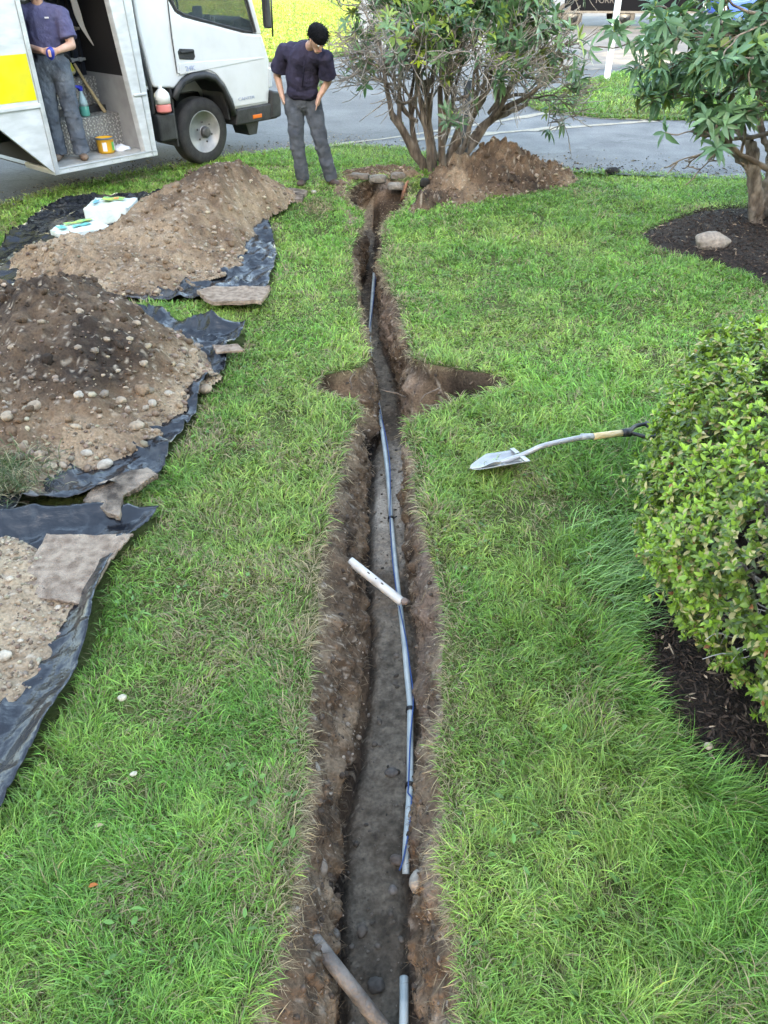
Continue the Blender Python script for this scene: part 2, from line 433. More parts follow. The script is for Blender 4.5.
def build_lawn():
    ys = np.concatenate([[-400, -60, -20, -8, -3, -1, -.3], TR['ys'], [T1 + .02, T1 + .1, T1 + .3, T1 + .8, 12, 14, 18, 25, 40, 80, 200, 600]])
    n = len(ys); inside = (ys >= T0 - 1e-6) & (ys < T1)
    el = np.where(inside, EL(ys), 0); er = np.where(inside, ER(ys), 0)
    a0, b0 = EL([T0])[0], ER([T0])[0]; a1 = (EL([T1 - .01])[0] + ER([T1 - .01])[0]) / 2
    pre = ys < T0; post = ys >= T1
    mid0 = (a0 + b0) / 2
    el[pre] = mid0; er[pre] = mid0; el[post] = a1; er[post] = a1
    offs = np.array([0, .008, .02, .05, .1, .18, .3, .45, .65, .9, 1.2, 1.6, 2.1, 2.8, 3.8, 5.5, 9, 20, 60, 600])
    for side, E in ((-1, el), (1, er)):
        X = E[:, None] + side * offs[None]; Y = np.repeat(ys[:, None], len(offs), 1)
        # every column beyond the lip keeps its own x so that rows stay tidy
        k = np.clip((offs - .1) / 1.0, 0, 1)[None]
        X = X * (1 - k) + (side * (offs[None] + .15)) * k
        X = np.where(side * X < side * E[:, None], E[:, None], X)
        Z = lawn_z(X, Y)
        Z = Z + (.012 * fbm(np.c_[X.ravel(), Y.ravel()], 25, 3, 14)).reshape(X.shape) * (offs[None] > 0) * (offs[None] < .5)
        P = np.c_[X.ravel(), Y.ravel(), Z.ravel()]; m = len(offs)
        i = (np.arange(n - 1)[:, None] * m + np.arange(m - 1)[None]).ravel()
        T = np.stack([i, i + 1, i + m + 1, i + m], 1)
        if side < 0: T = T[:, ::-1]
        o = mesh_np('lawn', P, T, M_turfbase, None, True, None, N=4); tag(o, kind='structure')
build_lawn()

# ------------------------------------------------------------------ street, driveway, far lawns
def asphalt(name, c1, c2, scale=1.2):
    m, nt, b = newmat(name); L = nt.links
    tc = nt.nodes.new('ShaderNodeTexCoord')
    n1 = nt.nodes.new('ShaderNodeTexNoise'); n1.inputs['Scale'].default_value = scale; n1.inputs['Detail'].default_value = 8
    n2 = nt.nodes.new('ShaderNodeTexNoise'); n2.inputs['Scale'].default_value = 38; n2.inputs['Detail'].default_value = 8; n2.inputs['Roughness'].default_value = .75
    n3 = nt.nodes.new('ShaderNodeTexVoronoi'); n3.feature = 'DISTANCE_TO_EDGE'; n3.inputs['Scale'].default_value = .35
    wob = nt.nodes.new('ShaderNodeTexNoise'); wob.inputs['Scale'].default_value = 1.5
    for x in (n1, n2, wob): L.new(tc.outputs['Object'], x.inputs['Vector'])
    ad = nt.nodes.new('ShaderNodeVectorMath'); ad.operation = 'ADD'; L.new(tc.outputs['Object'], ad.inputs[0]); L.new(wob.outputs['Color'], ad.inputs[1]); L.new(ad.outputs[0], n3.inputs['Vector'])
    r = nt.nodes.new('ShaderNodeValToRGB'); r.color_ramp.elements[0].position = .35; r.color_ramp.elements[1].position = .68
    r.color_ramp.elements[0].color = (*c1, 1); r.color_ramp.elements[1].color = (*c2, 1); L.new(n1.outputs['Fac'], r.inputs[0])
    mr = nt.nodes.new('ShaderNodeMapRange'); mr.inputs['From Min'].default_value = .3; mr.inputs['From Max'].default_value = .7; mr.inputs['To Min'].default_value = .55; mr.inputs['To Max'].default_value = 1.5; L.new(n2.outputs['Fac'], mr.inputs['Value'])
    cr = nt.nodes.new('ShaderNodeMapRange'); cr.inputs['From Min'].default_value = 0; cr.inputs['From Max'].default_value = .012; cr.inputs['To Min'].default_value = .7; L.new(n3.outputs['Distance'], cr.inputs['Value'])
    mu = nt.nodes.new('ShaderNodeMath'); mu.operation = 'MULTIPLY'; L.new(mr.outputs[0], mu.inputs[0]); L.new(cr.outputs[0], mu.inputs[1])
    s = nt.nodes.new('ShaderNodeVectorMath'); s.operation = 'SCALE'; L.new(r.outputs[0], s.inputs[0]); L.new(mu.outputs[0], s.inputs['Scale']); L.new(s.outputs[0], b.inputs['Base Color'])
    b.inputs['Roughness'].default_value = .85
    bp = nt.nodes.new('ShaderNodeBump'); bp.inputs['Strength'].default_value = .6; bp.inputs['Distance'].default_value = .01; L.new(n2.outputs['Fac'], bp.inputs['Height']); L.new(bp.outputs[0], b.inputs['Normal'])
    return m
M_asph = asphalt('asphalt', (.050, .050, .052), (.105, .103, .102), .9)
M_drive = asphalt('driveway_asphalt', (.080, .080, .082), (.14, .138, .135), 2.0)

LAWN_EDGE = [(-40, -25)] + [g(*p) for p in [(0, 208), (59, 192), (117, 178), (176, 168), (234, 158), (297, 151), (345, 147), (404, 150), (430, 157), (500, 165), (573, 173), (629, 175), (718, 180), (768, 179)]] + [(9, 9.6), (40, 4)]
NEAR_LAWN = LAWN_EDGE + [(40, -30), (-40, -30)]
def sheet(name, poly, z, m, thick=None, label=None):
    bm = bmesh.new(); vs = [bm.verts.new((x, y, z)) for x, y in poly]; f = bm.faces.new(vs)
    if f.normal.z < 0 or True:
        bm.normal_update()
        if f.normal.z < 0: f.normal_flip()
    if thick:
        r = bmesh.ops.extrude_face_region(bm, geom=[f]); bmesh.ops.translate(bm, vec=(0, 0, -thick), verts=[e for e in r['geom'] if isinstance(e, bmesh.types.BMVert)])
        bmesh.ops.recalc_face_normals(bm, faces=bm.faces)
    bmesh.ops.triangulate(bm, faces=bm.faces)
    me = bpy.data.meshes.new(name); bm.to_mesh(me); bm.free(); me.materials.append(m)
    o = bpy.data.objects.new(name, me); col.objects.link(o); tag(o, kind='structure'); return o
def wob(poly, step=.25, amp=.03, s=1):
    out = []
    n = len(poly)
    for k in range(n):
        a = np.array(poly[k]); b = np.array(poly[(k + 1) % n]); L = np.linalg.norm(b - a); m = max(1, int(min(L, 12) / step))
        for j in range(m):
            p = a + (b - a) * j / m; q = fbm(np.array([[p[0], p[1], s]]), 2.2, 3, s)[0]; q2 = fbm(np.array([[p[0], p[1], s + 9]]), 2.2, 3, s)[0]
            out.append((p[0] + q * amp * 2, p[1] + q2 * amp * 2))
    return out
edge_w = wob(LAWN_EDGE, .2, .04, 3)[:-1]
edge_w = [p for p in edge_w]
sheet('street', [(-300, -180)] + edge_w[1:] + [(300, -20), (400, 700), (-400, 700)], .014, M_asph)
# driveway apron between the lawn and the island, a paler pour with its joint
drive = [g(*p) for p in [(345, 146), (404, 151), (430, 158), (573, 174), (718, 181), (768, 180)]] + [(9, 9.5), (9.5, 14.0)] + [g(*p) for p in [(768, 118), (660, 119), (600, 117), (540, 112), (505, 122), (430, 133)]]
sheet('driveway', wob(drive, .3, .02, 6), .024, M_drive)
ISL = [g(*p) for p in [(524, 103), (545, 113), (600, 119), (660, 121), (768, 122)]] + [(12, 15.2), (12, 20.5)] + [g(*p) for p in [(768, 76), (690, 74), (625, 75), (590, 84), (555, 95)]]
ISL = wob(ISL, .4, .05, 8)
M_far = mat('sunny_turf', (.10, .13, .02), (.17, .19, .035), .8, .95, .8, 20, spec=.1)
M_islt = mat('island_turf', (.05, .065, .018), (.09, .105, .028), 4, .95, .8, 30, spec=.1)
sheet('grass_island', ISL, .055, M_islt, .05)
FAR = [(-60, 10), g(120, 78), g(262, 62), g(345, 57), g(356, 30), (-2.2, 60), (-2.5, 300), (-300, 300)]
FAR = [(-60, 16), (-14, 21.2)] + [g(*p) for p in [(262, 63), (343, 57), (352, 40), (358, 12)]] + [(-1.6, 70), (10, 300), (-300, 300)]
FAR = wob(FAR, .6, .08, 2)
sheet('far_lawn', FAR, .05, M_far, .045)
# dirt spilled along the driveway joint
M_seam = mat('sandy_joint', (.24, .20, .14), (.34, .30, .24), 20, .95, .4, 60)
sm_ = [g(*p) for p in [(330, 148), (380, 141), (430, 134), (505, 122), (545, 115), (600, 119), (660, 122)]]
pts = wob(sm_, .12, .03, 4)[:-8]
mb = MB()
w0 = [.04 + .16 * abs(vnoise(np.array([[p[0] * 2, p[1] * 2, 0.]]), 4)[0]) for p in pts]
V = [(p[0], p[1] - w, .03) for p, w in zip(pts, w0)] + [(p[0], p[1] + w, .03) for p, w in zip(pts, w0)]
n = len(pts); mb.add(V, [(k, k + 1, n + k + 1, n + k) for k in range(n - 1)])
tag(mb.build('driveway_joint', M_seam), kind='structure')

# ------------------------------------------------------------------ outlines of what lies on the lawn
TARP_A = [g(*p) for p in [(-60, 262), (0, 250), (30, 228), (50, 208), (84, 201), (152, 198), (225, 196), (252, 215), (268, 221), (274, 240), (279, 262), (270, 290), (262, 302), (215, 304), (150, 305), (105, 308), (90, 300), (50, 305), (0, 318), (-70, 330)]]
TARP_B = [g(*p) for p in [(-90, 335), (0, 318), (60, 312), (118, 311), (140, 318), (160, 320), (190, 328), (222, 334), (248, 336), (246, 346), (230, 360), (224, 382), (205, 398), (196, 420), (180, 446), (166, 474), (150, 486), (128, 492), (120, 506), (60, 517), (0, 524), (-120, 535)]]
TARP_C = [g(*p) for p in [(-150, 535), (0, 528), (60, 525), (120, 520), (160, 519), (150, 534), (132, 548), (114, 572), (104, 602), (97, 640), (82, 680), (62, 722), (42, 760), (18, 802), (0, 832), (-90, 960), (-330, 900)]]
MULCH_R = [g(*p) for p in [(700, 590), (655, 560), (636, 570), (640, 600), (640, 640), (646, 690), (668, 730), (700, 765), (735, 790), (768, 808), (840, 850)]] + [(1.9, .9), (4.2, 1.0), (4.2, 4.4), (2.4, 3.9), (1.7, 3.3)]
MULCH_T = [g(*p) for p in [(640, 236), (668, 222), (705, 211), (740, 208)]] + [(5.6, 9.2), (6.2, 7.0)] + [g(*p) for p in [(790, 300), (768, 285), (735, 270), (690, 258), (655, 248)]]

def bed(name, poly, h=.05):
    P = np.array(poly); x0, y0 = P.min(0); x1, y1 = P.max(0); st = .018
    xs = np.arange(x0, x1, st); ys = np.arange(y0, y1, st); X, Y = np.meshgrid(xs, ys)
    ins = inpoly(X, Y, poly); d, _, _ = polydist(X, Y, poly)
    d = np.where(ins, d, -d)
    Z = np.clip((d + .02) / .25, -.1, 1) * h - .005 + .012 * fbm(np.c_[X.ravel(), Y.ravel()], 14, 3, 4).reshape(X.shape) + .008 * fbm(np.c_[X.ravel(), Y.ravel()], 50, 2, 5).reshape(X.shape)
    ny, nx = X.shape; i = (np.arange(ny - 1)[:, None] * nx + np.arange(nx - 1)[None])
    ok = (d > -.03)[:-1, :-1]; i = i[ok]
    T = np.stack([i, i + 1, i + nx + 1, i + nx], 1)
    used = np.unique(T); rm = np.zeros(X.size, int); rm[used] = np.arange(len(used))
    o = mesh_np(name, np.c_[X.ravel(), Y.ravel(), Z.ravel()][used], rm[T], M_mulch, None, True, None, N=4)
    tag(o, kind='structure')
    # shredded bark on top
    N = int(4200 * (x1 - x0) * (y1 - y0)); qx = rng.uniform(x0, x1, N); qy = rng.uniform(y0, y1, N)
    near = np.exp(-np.hypot(qx, qy - 1.0) * .25)
    k = inpoly(qx, qy, poly) & (rng.random(N) < .25 + near); qx, qy = qx[k], qy[k]; N = len(qx)
    a = rng.uniform(0, 6.28, N); D = np.c_[np.cos(a), np.sin(a), rng.normal(0, .45, N)]; U = np.c_[rng.normal(0, .5, N), rng.normal(0, .5, N), np.ones(N)]
    c = np.where(rng.random(N)[:, None] < .045, np.array([.22, .16, .11]), np.array([.034, .022, .016])) * rng.uniform(.4, 2.2, (N, 1))
    V, T, C = leaves(np.c_[qx, qy, h + .012 + rng.uniform(-.01, .012, N) - .03 * np.exp(-(polydist(qx, qy, poly)[0] / .07) ** 2)], D, U, rng.uniform(.02, .055, N), rng.uniform(.004, .011, N), rng.normal(0, .15, N), c, .3)
    o2 = mesh_np('bark_mulch', V, T, M_mulchchip, None, False, C); tag(o2, kind='stuff')
bed('mulch_bed', MULCH_R); bed('mulch_bed', MULCH_T)

# ------------------------------------------------------------------ grass
def grass_points(dens, x0f, x1f, y0, y1, dy=.1):
    """dens(y) blades per square metre"""
    Xs = []; Ys = []
    y = y0
    while y < y1:
        d = dy if y < 4 else dy * 2
        a, b = x0f(y), x1f(y); n = rng.poisson(dens(y) * (b - a) * d)
        Xs.append(rng.uniform(a, b, n)); Ys.append(rng.uniform(y, y + d, n)); y += d
    return np.concatenate(Xs), np.concatenate(Ys)

def blades(X, Y, Z, L, W, lean, az, colr, curl=1.0):
    n = len(X); P = np.c_[X, Y, Z]
    D = np.c_[np.cos(az), np.sin(az), np.zeros(n)]; up = np.array([[0, 0, 1.]])
    th = az + np.pi / 2 + rng.normal(0, .7, n); S = np.c_[np.cos(th), np.sin(th), np.zeros(n)]
    def step(p, ang, l): return p + (D * np.sin(ang)[:, None] + up * np.cos(ang)[:, None]) * l[:, None]
    a1 = lean; a2 = lean + .45 * curl; a3 = np.clip(lean + 1.0 * curl, None, 1.95)
    p1 = step(P, a1, L * .36); p2 = step(p1, a2, L * .34); p3 = step(p2, a3, L * .3)
    w = W[:, None] * .5
    tw = rng.normal(0, .3, n)[:, None] * w * up
    V = np.stack([P - S * w * .8, P + S * w * .8, p1 - S * w - tw, p1 + S * w + tw, p2 - S * w * .75 - tw, p2 + S * w * .75 + tw, p3], 1).reshape(-1, 3)
    f = np.array([[0, 1, 3], [0, 3, 2], [2, 3, 5], [2, 5, 4], [4, 5, 6]])
    T = (np.arange(n)[:, None, None] * 7 + f[None]).reshape(-1, 3)
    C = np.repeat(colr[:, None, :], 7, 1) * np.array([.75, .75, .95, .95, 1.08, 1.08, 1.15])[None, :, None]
    return V, T, C.reshape(-1, 3)

def green(X, Y, s=0, dry=.07):
    n = len(X); q = np.c_[X, Y]
    lush = np.clip(.5 + fbm(q, .9, 3, 100 + s) * 1.3, 0, 1)[:, None]
    yel = np.clip(.38 + fbm(q, 1.7, 3, 120 + s) * 1.5, 0, 1)[:, None]
    clump = np.clip(.5 + fbm(q, 9, 2, 140 + s) * 1.6, 0, 1)[:, None]
    a = np.array([.19, .375, .065]); b = np.array([.32, .455, .10]); d = np.array([.085, .235, .040])
    c = a * (1 - yel) + b * yel; c = c * (1 - .35 * clump) + d * .35 * clump
    c = c * (.86 + .28 * lush)
    blue = (np.clip((X - .9) * .9, 0, 1) * np.clip((3.4 - Y) / 1.2, 0, 1))[:, None] * .6
    c = c * (1 - blue) + np.array([.14, .34, .09]) * blue
    c = c * (.55 + .95 * rng.random((n, 1)) ** 1.2) * (1 + rng.normal(0, .07, (n, 3)))
    st = rng.random(n) < dry
    c[st] = np.array([.40, .34, .17]) * rng.uniform(.6, 1.2, (st.sum(), 1))
    return np.clip(c, .01, 1)

def lawn_mask(X, Y):
    ok = inpoly(X, Y, NEAR_LAWN) & ~in_trench(X, Y, -.004)
    for p, d in ((TARP_A, .0), (TARP_B, .0), (TARP_C, .0)): ok &= ~inpoly(X, Y, p)
    return ok
def make_near_grass():
    dens = lambda y: 34000 / max(y, .9) ** .85
    X, Y = grass_points(dens, lambda y: -(.62 + y * .56), lambda y: .62 + y * .56, .25, 10.9, .08)
    ok = lawn_mask(X, Y) & ~in_trench(X, Y, .014)
    q = np.c_[X, Y]
    for p in (MULCH_R, MULCH_T):
        d, _, _ = polydist(X, Y, p); ok &= ~(inpoly(X, Y, p) | (d < .03 * rng.random(len(X))))
    # worn patches
    bare = np.clip((fbm(q, 3.2, 3, 200) - .30) * 4, 0, .8)
    ok &= rng.random(len(X)) > bare
    X, Y = X[ok], Y[ok]; q = np.c_[X, Y]; n = len(X)
    tall = np.clip(.35 + fbm(q, 1.1, 3, 220) * 1.1 + .35 * np.clip(X - .4, 0, 1) * (Y < 4.5), .05, 1.3)
    dm, _, _ = polydist(X, Y, MULCH_R); tall = tall + .35 * np.exp(-(dm / .22) ** 2)
    tuft = np.clip(.5 + fbm(q, 7, 2, 230), 0, 1)
    L = (.034 + .046 * tall + .028 * tuft) * rng.uniform(.5, 1.45, n)
    L = np.where(Y > 5, L * .8, L) * (1 + .22 * np.clip((2.6 - Y) / 1.2, 0, 1))
    de = np.minimum(np.abs(X - EL(Y)), np.abs(X - ER(Y))) + (Y > T1) * 1
    az = fbm(q, 1.6, 3, 240) * 5 + fbm(q, 8, 2, 245) * 5 + rng.normal(0, 1.15, n) - .6
    # long blades spill over the bed edge
    sp = np.exp(-(dm / .2) ** 2) * (X > .5); az = az * (1 - sp) + (-.2 + rng.normal(0, .75, n)) * sp
    # lip grass leans into the cut
    lip = np.exp(-(de / .035) ** 2); az = np.where((lip > .4), np.where(X < (EL(Y) + ER(Y)) / 2, 0, np.pi) + rng.normal(0, .9, n), az)
    lean = np.clip(np.abs(rng.normal(.55, .35, n)) + .35 * lip, .05, 1.35)
    W = (.0021 + .0019 * rng.random(n) ** 2) * np.clip(Y / 1.5, 1, None) ** .62
    c = green(X, Y, 0, .045)
    e = np.clip(1 - de / .11, 0, 1); dryp = np.clip((fbm(q, 2.6, 3, 250) - .12) * 2, 0, .5) * (X < .2) + np.clip((fbm(q, 2.6, 3, 251) - .3) * 2, 0, .3)
    ev = np.clip(.5 + 1.6 * fbm(np.c_[Y * 3, X * .5], 1, 3, 260), 0, 1); k = rng.random(n) < np.clip(e * .62 * ev + dryp, 0, .9)
    c[k] = np.array([.42, .34, .19]) * rng.uniform(.5, 1.15, (k.sum(), 1))
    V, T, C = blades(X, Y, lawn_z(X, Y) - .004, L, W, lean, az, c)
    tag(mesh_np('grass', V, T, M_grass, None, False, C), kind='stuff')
    print('near blades', n)
    # thatch: short dry clippings lying flat between the blades
    X, Y = grass_points(lambda y: 7000 / max(y, 1) ** 1.1, lambda y: -(.6 + y * .55), lambda y: .6 + y * .55, .4, 8, .1)
    ok = lawn_mask(X, Y) & ~inpoly(X, Y, MULCH_R) & ~inpoly(X, Y, MULCH_T); X, Y = X[ok], Y[ok]; n = len(X)
    c = np.array([.30, .26, .13]) * rng.uniform(.4, 1.2, (n, 1))
    V, T, C = blades(X, Y, lawn_z(X, Y) + rng.uniform(.0, .02, n), rng.uniform(.02, .07, n), rng.uniform(.0015, .0028, n) * np.clip(Y / 1.5, 1, None) ** .6, np.full(n, 1.35), rng.uniform(0, 6.28, n), c, .25)
    tag(mesh_np('thatch', V, T, M_straw, None, False, C), kind='stuff')
    # dead grass and torn roots along both lips, and hair roots down the walls
    Vs = []; Ts = []; Cs = []; off = 0
    for side, E in ((1, EL), (-1, ER)):
        n = 9000; Y = rng.uniform(.3, T1, n) ** 1.0; Y = .5 + (T1 - .5) * rng.random(n) ** 1.5
        kk = rng.random(n) < np.clip(.45 + 1.7 * fbm(np.c_[Y * 4, Y * 0 + side], 1, 3, 262), .08, 1); Y = Y[kk]; n = len(Y); X = E(Y) + rng.normal(-side * .012, .024, n)
        az = np.where(side > 0, 0, np.pi) + rng.normal(0, 1.1, n)
        c = np.where(rng.random(n)[:, None] < .6, np.array([.42, .33, .20]), np.array([.24, .18, .11])) * rng.uniform(.5, 1.15, (n, 1))
        V, T, C = blades(X, Y, lawn_z(X, Y) + rng.uniform(-.03, .012, n), rng.uniform(.02, .075, n), rng.uniform(.0013, .0024, n) * np.clip(Y / 1.3, 1, None) ** .6, rng.normal(1.5, .5, n), az, c, .6)
        Vs.append(V); Ts.append(T + off); Cs.append(C); off += len(V)
    tag(mesh_np('dead_grass', np.concatenate(Vs), np.concatenate(Ts), M_straw, None, False, np.concatenate(Cs)), kind='stuff')
    n = 15000; Vs = []
    r_ = (rng.random(n) ** 1.4 * TR['n']).astype(int).clip(2, TR['n'] - 2)
    c_ = np.where(rng.random(n) < .55, (rng.random(n) ** 1.3 * TR['NW'] * .95).astype(int), TR['m'] - 1 - (rng.random(n) ** 1.3 * TR['NW'] * .95).astype(int))
    X, Y, Z = TR['X'][r_, c_], TR['Y'][r_, c_], TR['Z'][r_, c_]
    side = np.where(c_ < TR['m'] / 2, 1, -1)
    az = np.where(side > 0, 0, np.pi) + rng.normal(0, 1.3, n)
    c = np.where(rng.random(n)[:, None] < .45, np.array([.36, .27, .18]), np.array([.14, .095, .06])) * rng.uniform(.5, 1.2, (n, 1))
    V, T, C = blades(X + side * .002, Y, Z, rng.uniform(.012, .055, n), rng.uniform(.001, .0019, n) * np.clip(Y / 1.3, 1, None) ** .6, rng.normal(1.9, .45, n), az, c, .3)
    tag(mesh_np('root_fibres', V, T, M_straw, None, False, C), kind='stuff')
make_near_grass()

def make_far_grass():
    # strip between tarps and street, lawn margins beyond 10.9 m, island, far lawn
    X, Y = grass_points(lambda y: 3000 if y < 13 else 0, lambda y: -9, lambda y: 6.5, 10.9, 12.6, .2)
    ok = lawn_mask(X, Y); X, Y = X[ok], Y[ok]; n = len(X)
    V, T, C = blades(X, Y, X * 0, rng.uniform(.04, .09, n), np.full(n, .008), np.abs(rng.normal(.5, .3, n)), rng.uniform(0, 6.28, n), green(X, Y, 3, .05))
    tag(mesh_np('grass', V, T, M_grass, None, False, C), kind='stuff')
    X = rng.uniform(2.4, 12, 26000); Y = rng.uniform(14.5, 21, 26000); ok = inpoly(X, Y, ISL); X, Y = X[ok], Y[ok]; n = len(X)
    V, T, C = blades(X, Y, X * 0 + .07, rng.uniform(.06, .13, n), np.full(n, .016), np.abs(rng.normal(.5, .3, n)), rng.uniform(0, 6.28, n), green(X, Y, 5, .04) * .8)
    tag(mesh_np('grass', V, T, M_grass, None, False, C), kind='stuff')
    X = rng.uniform(-16, 2, 60000); Y = 21 + 30 * rng.random(60000) ** 1.6; ok = inpoly(X, Y, FAR); X, Y = X[ok], Y[ok]; n = len(X)
    c = green(X, Y, 7, .06) * np.array([.95, .8, .6])
    V, T, C = blades(X, Y, X * 0 + .07, rng.uniform(.06, .12, n), np.full(n, .028), np.abs(rng.normal(.5, .3, n)), rng.uniform(0, 6.28, n), c)
    tag(mesh_np('grass', V, T, M_grass, None, False, C), kind='stuff')
make_far_grass()
def edge_fringe(poly, n, z, L, w, s, tint=1.0, closed=False):
    P = np.array(poly); A = P[:-1]; B = P[1:]; ln = np.hypot(*(B - A).T); ln = np.where(np.abs(A[:, 0]) > 18, 0, ln); cum = ln / ln.sum()
    k = rng.choice(len(A), n, p=cum); t = rng.random(n); X = A[k, 0] + (B - A)[k, 0] * t + rng.normal(0, .05, n); Y = A[k, 1] + (B - A)[k, 1] * t + rng.normal(0, .05, n)
    V, T, C = blades(X, Y, np.full(n, z), rng.uniform(.5, 1.2, n) * L, np.full(n, w), np.abs(rng.normal(.7, .4, n)), rng.uniform(0, 6.28, n), green(X, Y, s, .12) * tint)
    tag(mesh_np('grass', V, T, M_grass, None, False, C), kind='stuff')
edge_fringe([p for p in edge_w if abs(p[0]) < 9], 30000, .004, .09, .008, 3)
edge_fringe([p for p in ISL if p[0] < 9], 14000, .02, .12, .014, 5, .8)
edge_fringe([p for p in FAR if abs(p[0]) < 14 and p[1] < 40], 12000, .02, .14, .02, 7, .7)
# low weeds and clover leaves among the blades
n = 5200; X = rng.uniform(-3, 3.2, n); Y = .6 + 7 * rng.random(n) ** 1.3; q = np.c_[X, Y]
ok = lawn_mask(X, Y) & ~inpoly(X, Y, MULCH_R) & ~inpoly(X, Y, MULCH_T) & (fbm(q, 2.5, 3, 270) > .08); X, Y = X[ok], Y[ok]; n = len(X)
aa = rng.uniform(0, 6.28, n); c = np.array([.13, .27, .06]) * rng.uniform(.6, 1.4, (n, 1))
V, T, C = leaves(np.c_[X, Y, .02 + .03 * rng.random(n)], np.c_[np.cos(aa), np.sin(aa), rng.normal(.15, .2, n)], np.c_[rng.normal(0, .3, n), rng.normal(0, .3, n), np.ones(n)], rng.uniform(.015, .045, n), rng.uniform(.009, .018, n), rng.uniform(0, .3, n), c)
tag(mesh_np('weeds', V, T, M_grass, None, False, C), kind='stuff')
# grit, clippings and crumbs swept along the street edge
n = 5200; P_ = np.array([p for p in edge_w if abs(p[0]) < 9]); k = rng.integers(0, len(P_), n); dd = np.abs(rng.normal(0, .45, n))
gx = P_[k, 0] + rng.normal(0, .1, n); gy_ = P_[k, 1] + dd; sz = np.clip(.006 / (rng.random(n) + .05) ** .5, .005, .024)
cc = np.where(rng.random(n)[:, None] < .6, np.array([.22, .18, .12]), np.array([.10, .09, .08])) * rng.uniform(.5, 1.4, (n, 1))
V, T, C = scatter_rocks(np.c_[gx, gy_, np.full(n, .03)], sz, cc, 1, .5, 61); tag(mesh_np('grit', V, T, M_stone, None, True, C), kind='stuff')
M_sunstreak = mat('sun_streak_paint', (.10, .095, .09), (.20, .165, .13), 1.6, .95, .3, 60, lo=.4, hi=.6)  # tan patch on the street, painted in place of sunlit streaks
for poly in ([g(*p) for p in [(548, 60), (620, 50), (768, 55), (768, 66), (690, 68), (600, 70), (560, 72)]],):
    sheet('painted_sun_streak', wob(poly, .3, .25, 31), .02, M_sunstreak)
# pale long bladed tuft hanging over the bed edge
x_, y_ = g(618, 585); n = 640; X = x_ - .02 + np.clip(rng.normal(0, .10, n), -.22, .22); Y = y_ + .08 + np.clip(rng.normal(0, .2, n), -.4, .4)
c = np.array([.24, .42, .13]) * rng.uniform(.4, 1.35, (n, 1))
V, T, C = blades(X, Y, lawn_z(X, Y), rng.uniform(.10, .21, n), rng.uniform(.003, .0055, n), rng.uniform(.2, .9, n), rng.normal(-.3, .7, n), c, .9)
tag(mesh_np('grass_tuft', V, T, M_grass, None, False, C), 'pale blue green tuft of long grass spilling onto the mulch beside the azalea', 'grass tuft')
#@@PART2
# ------------------------------------------------------------------ plastic sheets
def sheet_cloth(name, poly, label, bumpf, step=.02, group=None, curl=None):
    poly = wob(poly, .14, .012, 11)
    P = np.array(poly); x0, y0 = np.maximum(P.min(0), [-6.5, -1]); x1, y1 = P.max(0)
    xs = np.arange(x0 - step, x1 + step * 2, step); ys = np.arange(y0 - step, y1 + step * 2, step); X, Y = np.meshgrid(xs, ys)
    ins = inpoly(X, Y, poly); d, bx, by = polydist(X.ravel(), Y.ravel(), poly); d = d.reshape(X.shape); bx = bx.reshape(X.shape); by = by.reshape(X.shape)
    near = (~ins) & (d < step * .75)
    X2 = np.where(near, bx, X); Y2 = np.where(near, by, Y); keep = ins | near
    dd = np.where(ins, d, 0)
    Z = bumpf(X2, Y2, dd)
    q = keep[:-1, :-1] & keep[1:, :-1] & keep[:-1, 1:] & keep[1:, 1:]
    ny, nx = X.shape; i = (np.arange(ny - 1)[:, None] * nx + np.arange(nx - 1)[None])[q]
    T = np.stack([i, i + 1, i + nx + 1, i + nx], 1)
    used = np.unique(T); rm = np.zeros(X.size, int); rm[used] = np.arange(len(used))
    o = mesh_np(name, np.c_[X2.ravel(), Y2.ravel(), Z.ravel()][used], rm[T], M_tarp, None, True, None, N=4)
    s = o.modifiers.new('thick', 'SOLIDIFY'); s.thickness = .003
    return tag(o, label, 'plastic sheet', group)

def wrinkle(X, Y, s, a=.02):
    q = np.c_[X.ravel(), Y.ravel()]
    r = 1 - np.abs(fbm(q * [1, 1.6], 2.6, 2, s)) * 3.2; r2 = 1 - np.abs(fbm(q * [1.5, 1], 6.0, 3, s + 4)) * 3.0
    return (a * np.clip(r, 0, 1) ** 3 + a * .6 * np.clip(r2, 0, 1) ** 1.3 + a * .5 * fbm(q, 2.2, 2, s + 9)).reshape(X.shape)

def zA(X, Y, d): return .035 + wrinkle(X, Y, 300, .035) + .05 * np.exp(-(d / .09) ** 2) * np.clip(fbm(np.c_[X.ravel(), Y.ravel()], 2.2, 2, 301).reshape(X.shape) + .35, 0, 1)
def zB(X, Y, d): return .035 + wrinkle(X, Y, 310, .045) + .09 * np.exp(-(d / .08) ** 2) * np.clip(fbm(np.c_[X.ravel(), Y.ravel()], 3.2, 2, 311).reshape(X.shape) + .45, 0, 1)
def zC(X, Y, d):
    return .035 + wrinkle(X, Y, 320, .018) + .085 * np.exp(-((d - .0) / .085) ** 2) * (.75 + .5 * fbm(np.c_[X.ravel(), Y.ravel()], 2.5, 2, 321).reshape(X.shape))
sheet_cloth('tarp', TARP_A, 'black plastic sheet spread on the grass beside the truck under the farthest dirt pile', zA, .025, 'plastic sheets under the dug soil')
sheet_cloth('tarp', TARP_B, 'crumpled black plastic sheet under the stony middle dirt pile', zB, .02, 'plastic sheets under the dug soil')
sheet_cloth('tarp', TARP_C, 'black plastic sheet with an upturned edge nearest the viewer, carrying thin pale soil', zC, .014, 'plastic sheets under the dug soil')

